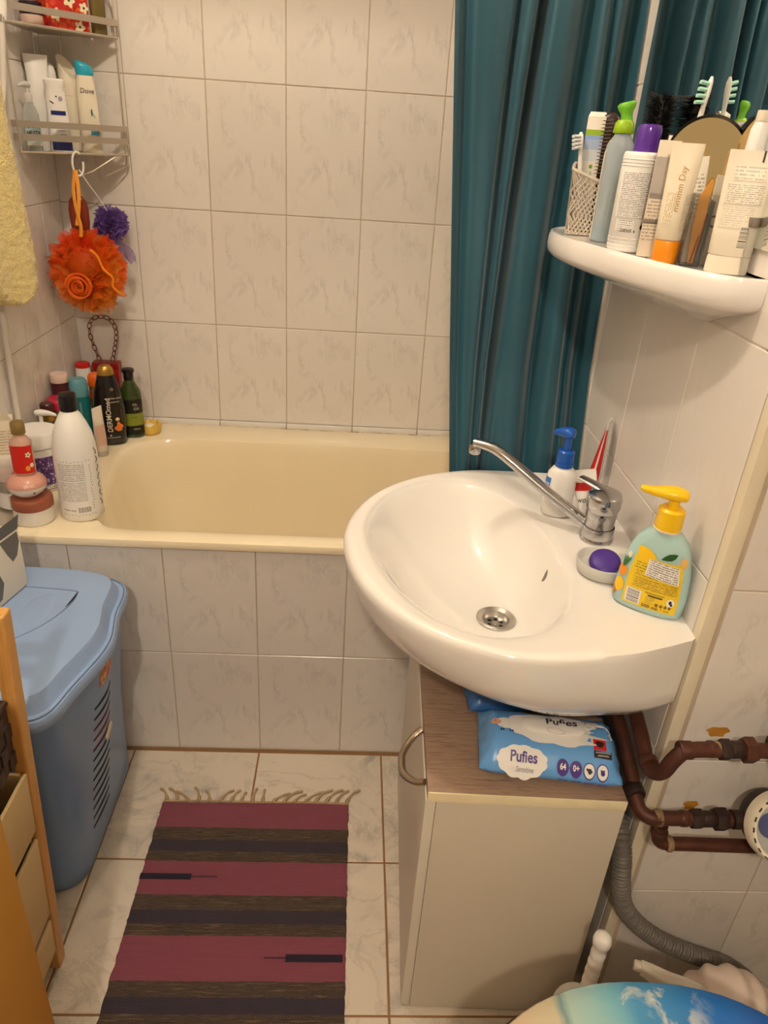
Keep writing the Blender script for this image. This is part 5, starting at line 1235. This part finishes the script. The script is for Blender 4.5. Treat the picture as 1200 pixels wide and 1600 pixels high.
B.patch('barcode', barcode('soap_barcode', (238, 236, 232), (30, 30, 34), 22, True), t, FRONT-.62, FRONT-.16, .013, .036, .0012)
B.patch('dark_bar', PDARK, t, FRONT+.02, FRONT+.42, .0315, .0335, .0012); B.text('lettering', 'mmmmmmm', .005, INK, t, FRONT+.2, .0365, .0012)
B.patch('text_block', textlines('label_text_d', (238, 204, 40), (60, 50, 24), 5, 9, strength=.7), t, FRONT-.04, FRONT+.22, .019, .030, .0010)
B.blob('round_mark', M('white_print', (240, 238, 234), .35), t, FRONT+.68, .029, .013, .013, .0012); B.blob('rabbit_mark', PDARK, t, FRONT+.66, .030, .005, .006, .0016); B.blob('rabbit_mark', PDARK, t, FRONT+.71, .0265, .004, .004, .0016)
B.text('lettering', '500 ml', .0078, M('brown_print', (110, 84, 16), .4), t, FRONT+.12, .0145, .0012, bold=.0002); B.text('lettering', 'e 7 mm', .0062, M('brown_print', (110, 84, 16), .4), t, FRONT+.52, .0145, .0012)
for k in range(4): B.blob('care_icon', M('olive_icon', (130, 100, 20), .4), t, FRONT+.30+k*.13, .0205, .0050, .0056, .0012, n=8)
LEM = M('lemon_print', (246, 200, 30), .4)
B.blob('printed_lemon', LEM, t, FRONT-.34, .091, .032, .019, .0013, rot=-.5); B.blob('printed_lemon', LEM, t, FRONT-.60, .098, .010, .010, .0013)
B.blob('printed_leaf', M('leaf_green', (38, 84, 34), .4), t, FRONT+.42, .097, .026, .010, .0013, rot=.45, shape=[(-1, 0), (-.5, .7), (0, 1), (.5, .75), (1, .15), (.5, -.6), (0, -.9), (-.5, -.6)])
B.blob('printed_fruit', M('peach_fruit', (236, 190, 110), .4), t, FRONT+.98, .092, .016, .015, .0013)
B.blob('printed_pot', M('orange_pot', (232, 150, 40), .4), t, FRONT-1.02, .056, .024, .020, .0013); 
for k, r_ in enumerate((-.5, 0, .5)): B.blob('printed_leaf', M('leaf_green2', (52, 110, 60), .4), t, FRONT-1.0+.09*(k-1), .070, .005, .020, .0015, rot=-r_, n=10)
B.blob('printed_slice', LEM, t, FRONT-.98, .032, .024, .024, .0013); B.blob('printed_nut', M('tan_nut', (196, 130, 80), .4), t, FRONT-1.30, .018, .020, .018, .0013); B.blob('printed_flower', WHITE2, t, FRONT-.95, .083, .010, .010, .0013)
wl = B.patch('sticker', textlines('sticker_text', (236, 232, 226), (70, 66, 70), 8, 22, strength=.8, thr=.44), t, FRONT-.20, FRONT+.80, .0605, .0865, .0018)
for v in wl.data.vertices: v.co.z += -.10*(v.co.x-.01)
t = thing('lotion_pump_bottle', 'white lotion bottle with a royal blue pump', 'lotion bottle', (.566, -.212, ZS), -.25)
B = Body([(0, .024, .018), (.003, .0265, .020), (.06, .0265, .020), (.078, .0245, .019), (.087, .0185, .016), (.092, .013, .013)], 2.3); B.mesh('bottle', WHITE, t, 36, 60)
BLU = M('royal_blue_plastic', (20, 84, 176), .28); lathe('neck_ring', [(.0155, .092), (.016, .094), (.016, .100)], BLU, t, 28); pump(t, .099, BLU, .0145, .064, .027, PI-.3, .020)
B.patch('label', M('blue_label', (60, 120, 190), .4), t, FRONT-1.5, FRONT-.75, .052, .072); B.text('lettering', 'mm', .010, M('white_print', (240, 238, 234), .35), t, FRONT-1.08, .061)
t = thing('soap_dish', 'frosted oval glass soap dish in front of the tap', 'soap dish', (.592, -.410, ZS), -.5)
FROST = M('frosted_glass', (234, 232, 226), .35, trans=.25, ior=1.3)
rings('dish', [[(a*math.cos(q), b*math.sin(q), z) for q in [2*PI*j/44 for j in range(44)]] for a, b, z in ((.034, .032, .0003), (.039, .037, .003), (.0425, .0405, .021), (.0418, .0398, .0235), (.039, .037, .0228), (.036, .034, .013), (.028, .026, .0095))], FROST, t, sharp=60)
t = thing('purple_soap', 'round purple soap tilted in the glass dish', 'soap', (.594, -.408, ZS+.0102), 0, None, (.36, -.15, 0))
lathe('bar', [(.014, .001), (.0215, .004), (.024, .009), (.0232, .014), (.018, .0175), (.002, .0185)], M('purple_soap', (74, 46, 140), .45), t, 36, sharp=80)
RB_ = M('red_band', (196, 36, 34), .35)
t = thing('toothpaste_tube', 'white and red toothpaste tube leaning upright against the wall', 'toothpaste', (.643, -.150, ZS), 0, None, (.06, .10, 1.10))
B = Body([(0, .012, .012), (.018, .0125, .0125), (.0185, .016, .014), (.05, .0185, .012), (.11, .0205, .006), (.145, .0215, .0016), (.155, .0215, .001)], 2.1); B.mesh('tube_body', WHITE, t)
B.patch('red_stripe', RB_, t, FRONT-1.45, FRONT-.7, .03, .140, .0005); B.patch('red_stripe', RB_, t, -FRONT+.5, -FRONT+1.4, .03, .140, .0005)
t = thing('toothpaste_tube', 'white toothpaste tube with a red band behind the tap', 'toothpaste', (.620, -.240, ZS+.006), 0, None, (-.1, -.34, -.55))
B = Body([(0, .011, .011), (.014, .0115, .0115), (.0145, .016, .012), (.04, .0195, .010), (.07, .0215, .004), (.082, .022, .0012), (.088, .022, .001)], 2.1); B.mesh('tube_body', WHITE, t)
B.patch('red_band', RB_, t, FRONT-1.3, FRONT+1.3, .052, .066); B.text('lettering', 'wood', .014, INK, t, FRONT, .036, shear=.2)

# ================================================================== THINGS ON THE CERAMIC SHELF
ZH = SHZ-.0022
# lattice basket
LAT = M('beige_lattice_plastic', (204, 192, 176), .5, var=.08)
t = thing('lattice_basket', 'small beige lattice plastic basket at the shelf left end', 'basket', (.566, -.074, ZH), -.30)
hw, hd = .029, .030
def topz(x, y): return .105-.020*((x+hw)/(2*hw))-.008*((-y+hd)/(2*hd))
cor = [(-hw, -hd), (hw, -hd), (hw, hd), (-hw, hd)]
taper = .88
for k in range(4):
    (xa, ya), (xb, yb) = cor[k], cor[(k+1) % 4]
    nV = 9
    for i in range(nV):
        for sg_ in (-1, 1):
            u0 = i/(nV-1); u1 = u0+sg_*.34
            if not -.01 <= u1 <= 1.01: u1 = max(0, min(1, u1))
            p0 = (xa+(xb-xa)*u0, ya+(yb-ya)*u0); p1 = (xa+(xb-xa)*u1, ya+(yb-ya)*u1)
            for (zz0, zz1) in ((.004, .33), (.33, .66), (.66, 1)):
                a0, a1 = (p0, p1) if zz0 != .33 else (p1, p0)
                h0, h1 = topz(*a0)*zz0, topz(*a1)*zz1
                f0, f1 = taper+(1-taper)*zz0, taper+(1-taper)*zz1
                tube('lattice_strip', [(a0[0]*f0, a0[1]*f0, max(.002, h0)), (a1[0]*f1, a1[1]*f1, h1)], .0013, LAT, t, 4)
tube('rim', [(x*1.01, y*1.01, topz(x, y)) for x, y in [(cor[k][0]+(cor[(k+1) % 4][0]-cor[k][0])*s_, cor[k][1]+(cor[(k+1) % 4][1]-cor[k][1])*s_) for k in range(4) for s_ in (0, .25, .5, .75)]], .0028, LAT, t, 6, closed=True)
box('base', (2*hw*taper, 2*hd*taper, .003), (0, 0, .002), LAT, t, .001)
ZB = ZH+.004
def toothbrush(label, base_, top, col, bcol, face):
    b, e = Vector(base_), Vector(top); t = thing('toothbrush', label, 'toothbrush', tuple(b), group='toothbrushes on the shelf'); d = e-b
    hm = M('brush_'+label[:12], col, .35)
    tube('handle', [d*s_ for s_ in (0, .2, .5, .72, .82)], lambda q: .0055-.002*q, hm, t, 10)
    ax = d.normalized(); fc = Vector(face); fc = (fc-ax*fc.dot(ax)).normalized(); sd_ = ax.cross(fc)
    rs = []
    for s_, wd, th in ((.80, .003, .003), (.85, .0055, .0032), (.92, .0072, .0035), (.97, .006, .0032), (1.0, .002, .0016)): rs.append([d*s_+sd_*(wd*math.cos(q))+fc*(th*math.sin(q)) for q in [2*PI*j/12 for j in range(12)]])
    hd_ = fixn(rings('head', rs, hm, t)); bm_ = M('bristle_'+label[:12], bcol, .7)
    for i in range(4):
        for j in (-1, 0, 1):
            c = d*(.855+.034*i)+sd_*(.0036*j)
            tube('tuft', [c+fc*.002, c+fc*.0125+ax*.0008*(i-1.5)], .0025, bm_, hd_, 6)
    return t
toothbrush('white toothbrush leaning left out of the lattice basket', (.560, -.078, ZB+.002), (.539, -.068, ZH+.150), (236, 232, 226), (224, 226, 226), (-1, -.2, 0))
t = thing('toothpaste_box', 'white toothpaste carton with a green stripe in the basket', 'carton', (.564, -.060, ZB), -.30)
box('carton_body', (.028, .020, .168), (0, 0, .0842), vgrad('toothpaste_print', [(0.0, (232, 222, 204)), (.085, (226, 220, 206)), (.105, (206, 212, 216)), (.122, (168, 184, 214)), (.136, (140, 168, 216)), (.142, (150, 182, 40)), (.150, (236, 230, 216)), (.169, (236, 230, 216))], .5), t, .001)
mk('lid_flap', [(-.014, -.010, .1682), (.014, -.010, .1682), (.012, .010, .176), (-.012, .010, .176)], [(0, 1, 2, 3)], M('card_white', (236, 230, 216), .6), t, smooth=False)
text_flat('lettering', 'mmmm', .007, M('green_print', (120, 160, 50), .5), t, (.003, -.0104, .08), (0, 0, 1), (-1, 0, 0))
quad('green_dot', (.002, -.0104, .098), (1, 0, 0), (0, 0, 1), .005, .005, M('green_print', (120, 160, 50), .5), t)
t = thing('brown_comb', 'dark brown paddle comb standing in the lattice basket', 'comb', (.584, -.068, ZB), -.35)
rs = []
for z, hw_, hd_ in ((.0, .006, .005), (.07, .006, .005), (.085, .012, .006), (.10, .017, .007), (.13, .020, .008), (.155, .019, .008), (.170, .013, .007), (.176, .004, .003)): rs.append([(hw_*math.cos(q), hd_*math.sin(q), z) for q in [2*PI*j/20 for j in range(20)]])
cmb = rings('paddle', rs, DARKBROWN, t, sharp=60); TO = M('comb_tooth', (112, 92, 70), .4)
for i in range(16):
    z = .088+i*.005
    tube('tooth', [(-.016, -.008, z), (.004, -.0105, z+.002)], .0007, TO, cmb, 4)
toothbrush('blue toothbrush in front of the brown comb', (.578, -.090, ZB+.002), (.600, -.108, ZH+.168), (150, 170, 214), (52, 96, 196), (-.4, -1, 0))
# black bristle hairbrush
t = thing('hair_brush', 'round black bristle hairbrush standing by the wall mirror', 'hairbrush', (.633, -.115, ZH), .2, None, (0, .06, .2))
lathe('handle', [(.009, 0), (.010, .004), (.0085, .06), (.010, .10), (.011, .205)], BLACK, t, 18)
V = []; F = []; rr = random.Random(2)
for i in range(1500):
    a = rr.uniform(0, 2*PI); z = rr.uniform(.105, .205); r0, r1 = .010, rr.uniform(.020, .0245); b0 = len(V); w_ = .0006
    for r_, ww in ((r0, w_), (r1, w_*.4)):
        V += [(r_*math.cos(a)-ww*math.sin(a), r_*math.sin(a)+ww*math.cos(a), z+(r_-r0)*.25), (r_*math.cos(a)+ww*math.sin(a), r_*math.sin(a)-ww*math.cos(a), z+(r_-r0)*.25), (r_*math.cos(a), r_*math.sin(a), z+ww*1.6+(r_-r0)*.25)]
    F += [(b0, b0+1, b0+4, b0+3), (b0+1, b0+2, b0+5, b0+4), (b0+2, b0, b0+3, b0+5), (b0+3, b0+4, b0+5)]
o_ = mk('bristles', V, F, M('black_bristle', (12, 11, 11), .6), t, smooth=False); o_['kind'] = 'stuff'
# clear bottle, lime pump
t = thing('mouthwash_bottle', 'clear pump bottle with lime green head and blue liquid', 'bottle', (.575, -.166, ZH), -.3)
B = Body([(0, .019, .014), (.003, .0215, .0165), (.12, .0215, .0165), (.135, .0195, .016), (.146, .0125, .0125), (.150, .011, .011)], 2.4); B.mesh('bottle', M('frosted_clear', (206, 216, 218), .2, trans=.5, ior=1.2), t)
Body([(.0015, .0195, .0145), (.004, .0205, .0155), (.030, .0205, .0155)], 2.4).mesh('liquid', M('blue_liquid', (16, 140, 186), .2, trans=.2, ior=1.2), t)
B.patch('label_edge', WHITE2, t, FRONT-1.35, FRONT-1.15, .004, .14)
LIME = M('lime_plastic', (150, 190, 24), .35); lathe('collar', [(.0142, .1495), (.015, .151), (.0135, .163), (.010, .167)], LIME, t, 28)
rs = []
for x, z, rx_, ry_ in ((.002, .165, .0085, .0085), (.001, .170, .0075, .0075), (.000, .176, .008, .008), (-.001, .182, .0115, .009), (-.002, .187, .013, .009), (-.002, .190, .010, .007)): rs.append([(x+rx_*math.cos(q), ry_*math.sin(q), z+.25*rx_*math.cos(q)) for q in [2*PI*j/20 for j in range(20)]])
rings('pump_head', rs, M('leaf_lime_plastic', (112, 186, 40), .35), t, sharp=60)
# white bottle purple cap
t = thing('cream_bottle', 'white bottle with dense text and a glossy purple cap', 'bottle', (.580, -.262, ZH), -.32)
B = Body([(0, .0255, .0255), (.002, .0275, .0275), (.006, .0280, .0280), (.012, .0280, .0280), (.0125, .0285, .0285), (.104, .0285, .0285), (.108, .0280, .0280), (.122, .0280, .0280), (.126, .027, .027), (.127, .025, .025)], 2); B.mesh('bottle', WHITE, t, 44, 50)
for z in (.008, .013, .018, .110, .114, .118): lathe('ridge', [(.0281, z-.0008), (.0289, z), (.0281, z+.0008)], WHITE, t, 40, cap=False)
lathe('cap', [(.0165, .1272), (.017, .129), (.0162, .155), (.0145, .160), (.007, .1615)], M('glossy_purple', (88, 44, 150), .12, coat=.4), t, 32)
B.patch('text_block', textlines('dense_text', (236, 233, 228), (70, 60, 66), 26, 34, strength=.75, thr=.44), t, FRONT-.95, FRONT+.78, .044, .102)
B.patch('text_block', textlines('dense_text_b', (236, 233, 228), (70, 60, 66), 6, 16, strength=.6), t, FRONT-.80, FRONT+.1, .026, .042)
B.text('lettering', '200ml e', .0065, INK, t, FRONT-.15, .0285); B.patch('barcode', barcode('side_barcode', (236, 233, 228), (60, 50, 60), 30, True), t, FRONT+.85, FRONT+1.15, .03, .10)
B.blob('care_icon', PDARK, t, FRONT+.5, .034, .006, .007, n=8); B.blob('care_icon', PDARK, t, FRONT+.72, .035, .004, .005, n=8)
# carton behind orange tube
t = thing('slim_carton', 'slim white carton standing beside the purple capped bottle', 'carton', (.590, -.318, ZH), -.35)
box('carton_body', (.027, .018, .142), (0, 0, .0712), M('white_card', (228, 216, 196), .5, var=.04), t, .001)
quad('text_block', (-.003, -.0094, .05), (1, 0, 0), (0, 0, 1), .02, .06, textlines('carton_text', (228, 216, 196), (130, 112, 100), 14, 7, strength=.6), t); quad('grey_band', (-.002, -.0094, .045), (1, 0, 0), (0, 0, 1), .023, .006, M('grey_band', (150, 140, 130), .5), t)
quad('grey_panel', (-.004, -.0094, .098), (1, 0, 0), (0, 0, 1), .018, .05, M('silver_panel', (190, 182, 174), .35, .2), t)
t = thing('white_tube', 'white flat tube end rising behind the orange capped tube', 'tube', (.618, -.286, ZH), -.35)
B = Body([(0, .012, .012), (.012, .0125, .0125), (.0125, .015, .0135), (.06, .0165, .011), (.12, .018, .004), (.144, .0185, .0012), (.149, .0185, .001)], 2.1); B.mesh('tube_body', M('bright_white_tube', (238, 234, 222), .4), t); B.blob('curl_mark', M('grey_print', (120, 116, 130), .5), t, FRONT, .125, .006, .014, rot=-.6)
# orange capped tube
t = thing('orange_cap_tube', 'white squeeze tube standing on its orange cap', 'tube', (.596, -.364, ZH), -.38)
B = Body([(.0275, .0155, .0150), (.029, .0168, .0160), (.06, .0172, .014), (.10, .0182, .0082), (.128, .019, .002), (.140, .0193, .001)], 2.1); B.mesh('tube_body', M('ivory_tube', (234, 222, 198), .4), t, 36, 60)
lathe('cap', [(.0148, 0), (.0156, .001), (.0160, .025), (.0150, .0272)], M('orange_cap2', (244, 150, 24), .35), t, 32)
B.text('lettering', 'mmmm Day', .0105, M('gold_print', (186, 142, 62), .4), t, FRONT+.05, .088, rot=PI/2, shear=.15); B.patch('text_block', textlines('tube_gold_text', (234, 222, 198), (160, 128, 70), 5, 10, strength=.6, alongv=True), t, FRONT-.75, FRONT-.1, .048, .085); B.patch('text_block', textlines('tube_side_text', (234, 222, 198), (120, 104, 80), 4, 26, strength=.6, alongv=True), t, FRONT+.6, FRONT+1.1, .036, .085)
# clear organiser and its contents
t = thing('clear_organizer', 'clear acrylic organiser box full of small tubes', 'organizer', (.6340, -.378, ZH), -.25)
ACR = M('clear_acrylic', (240, 240, 236), .05, trans=.97, ior=1.25)
w2, d2, h2, th = .048, .040, .084, .0016
for s_ in (-1, 1):
    box('wall_panel', (th, d2, h2), (s_*(w2/2-th/2), 0, h2/2+.001), ACR, t, .0005); box('wall_panel', (w2-2*th, th, h2), (0, s_*(d2/2-th/2), h2/2+.001), ACR, t, .0005)
box('base_panel', (w2, d2, th), (0, 0, th/2+.0003), ACR, t, .0005); box('divider', (th, d2-2*th, h2*.9), (.002, 0, h2*.45+.002), ACR, t, .0004)
t = thing('orange_sachet', 'orange triangular sachet inside the clear organiser', 'sachet', (.624, -.380, ZH+.0026), -.25)
mk('sachet_body', [(-.006, -.006, .042), (.006, -.006, .060), (.006, -.004, .098), (.003, -.004, .100), (-.006, -.004, .080), (-.006, .0, .042), (.006, .0, .06), (.006, -.001, .098), (.003, -.001, .100), (-.006, -.001, .080), (-.003, -.006, .001), (.003, -.006, .001), (.003, 0, .001), (-.003, 0, .001)], [(0, 1, 2, 3, 4), (9, 8, 7, 6, 5), (10, 11, 1, 0), (13, 5, 6, 12), (1, 6, 7, 2), (2, 7, 8, 3), (3, 8, 9, 4), (4, 9, 5, 0), (10, 0, 5, 13), (11, 12, 6, 1)], M('amber_sachet', (206, 142, 50), .35, var=.15, vs=40), t, smooth=False)
t = thing('sample_tube', 'white sample tube with a text leaning in the organiser', 'tube', (.628, -.357, ZH+.0026), 0, None, (-.05, -.12, -.3))
B = Body([(0, .010, .009), (.012, .0105, .0095), (.03, .0115, .0085), (.09, .0150, .003), (.118, .016, .001), (.124, .016, .0008)], 2.1); B.mesh('tube_body', M('sample_white', (236, 230, 214), .4), t); B.patch('text_block', textlines('sample_text', (236, 230, 214), (110, 96, 84), 12, 9, strength=.65), t, FRONT-1.1, FRONT+1.0, .05, .105)
t = thing('sample_tube', 'second white tube at the right end of the organiser', 'tube', (.648, -.366, ZH+.0026), 0, None, (0, .06, -.3))
B = Body([(0, .008, .008), (.012, .0085, .0085), (.03, .010, .008), (.08, .0125, .003), (.098, .0135, .001), (.104, .0135, .0008)], 2.1); B.mesh('tube_body', M('sample_white', (236, 230, 214), .4), t); B.blob('letter_ring', PDARK, t, FRONT-.3, .05, .009, .014); B.blob('letter_ring', M('sample_white', (236, 230, 214), .4), t, FRONT-.3, .05, .005, .010, .0014)
t = thing('copper_tweezers', 'copper coloured tweezers lying in the organiser base', 'tweezers', (.628, -.384, ZH+.0028), .2)
tube('arm', [(-.006, 0, .002), (-.003, -.001, .03), (.002, 0, .06)], .0016, M('copper_metal', (170, 92, 54), .3, .8), t, 6); tube('arm', [(-.002, 0, .002), (.001, -.001, .03), (.003, 0, .06)], .0016, M('copper_metal', (170, 92, 54), .3, .8), t, 6)
# white tube right
t = thing('hand_cream_tube', 'large white tube with barcode at the shelf right end', 'tube', (.648, -.4320, ZH), -.42)
B = Body([(.0205, .0228, .0150), (.022, .0245, .0158), (.05, .0252, .0135), (.09, .0262, .008), (.122, .0272, .0018), (.136, .0275, .001)], 2.2); B.mesh('tube_body', M('cream_white_tube', (238, 228, 208), .4), t, 40, 60)
Body([(0, .0238, .0150), (.001, .0246, .0158), (.017, .0242, .0155), (.0203, .0232, .015)], 2.2).mesh('cap', M('cream_white_cap', (236, 226, 206), .35), t, 36)
B.patch('text_block', textlines('tube_text', (238, 228, 208), (110, 100, 92), 10, 20, strength=.6), t, FRONT-.95, FRONT+.95, .078, .100); B.patch('text_block', textlines('tube_text_b', (238, 228, 208), (170, 160, 146), 10, 20, strength=.5), t, FRONT-.95, FRONT+.7, .052, .076); B.patch('text_block', textlines('tube_text_c', (238, 228, 208), (130, 118, 104), 4, 10, strength=.5), t, FRONT-.7, FRONT+.7, .104, .120)
B.patch('barcode', barcode('tube_barcode', (238, 228, 208), (26, 26, 26), 26, True), t, FRONT+.15, FRONT+.62, .030, .056); B.patch('dark_notch', PDARK, t, FRONT+.35, FRONT+.43, .124, .136)
# round stand mirror
t = thing('round_mirror', 'round hand mirror with a thin black rim', 'mirror', (.636, -.325, ZH), -.42)
zc = .124; RM = .047
lathe('rim', [(RM+.003, -.004), (RM+.0035, 0), (RM+.003, .004), (RM, .0045), (RM-.0005, 0), (RM, -.0045)], BLACK, t, 56, (0, 0, zc), cap=False, axis='Y')
lathe('glass', [(.0001, -.0015), (RM, -.0015), (RM, .002), (.0001, .002)], M('tan_tinted_mirror_glass', (246, 214, 152), .06, 1.0), t, 48, (0, 0, zc), axis='Y')  # tan tint in the glass colour stands in for a warm reflection
lathe('stand', [(.022, 0), (.023, .002), (.005, .006), (.004, zc-RM-.002)], BLACK, t, 24)
# cup with electric brush heads
t = thing('brush_cup', 'dark brown cup holding toothbrush heads by the mirror', 'cup', (.641, -.240, ZH))
lathe('cup_body', [(.020, 0), (.0215, .002), (.0245, .12), (.0252, .152), (.0235, .152), (.022, .12), (.019, .01)], DARKBROWN, t, 32); lathe('cup_band', [(.0246, .10), (.0254, .102), (.0254, .106), (.0248, .108)], M('brown_band', (70, 48, 40), .3), t, 32, cap=False)
toothbrush('mint bristled toothbrush head above the brown cup', (.640, -.240, ZH+.012), (.6555, -.243, ZH+.222), (238, 234, 226), (176, 226, 206), (-1, .1, -.1))
t = thing('tub_container', 'translucent lidded container behind the round mirror', 'container', (.650, -.284, ZH), -.1)
Body([(0, .016, .013), (.10, .018, .015), (.150, .018, .015)], 3).mesh('container_body', M('translucent_plastic', (206, 204, 206), .3, trans=.4, ior=1.2), t); Body([(.1502, .0195, .016), (.153, .020, .0165), (.163, .0195, .016), (.166, .017, .014)], 3).mesh('container_lid', M('translucent_lid', (206, 206, 212), .3, trans=.3, ior=1.2), t)
t = thing('white_bottle', 'plain white bottle at the right end of the mirror', 'bottle', (.6590, -.405, ZH+.0), .3)
Body([(0, .0105, .0095), (.002, .011, .010), (.13, .011, .010), (.158, .010, .009), (.166, .007, .007)], 2.3).mesh('bottle', WHITE, t); lathe('cap', [(.0072, .1662), (.0078, .168), (.0072, .178)], WHITE2, t, 20)
# the steel nail file stand at the shelf right end
t = thing('glass_jar', 'small clear glass jar at the shelf right end', 'jar', (.6615, -.4445, ZH), 0)
lathe('jar_body', [(.006, 0), (.0075, .002), (.008, .05), (.007, .055)], CLEAR, t, 20); lathe('jar_lid', [(.0075, .0552), (.008, .057), (.008, .066)], SATIN, t, 20)
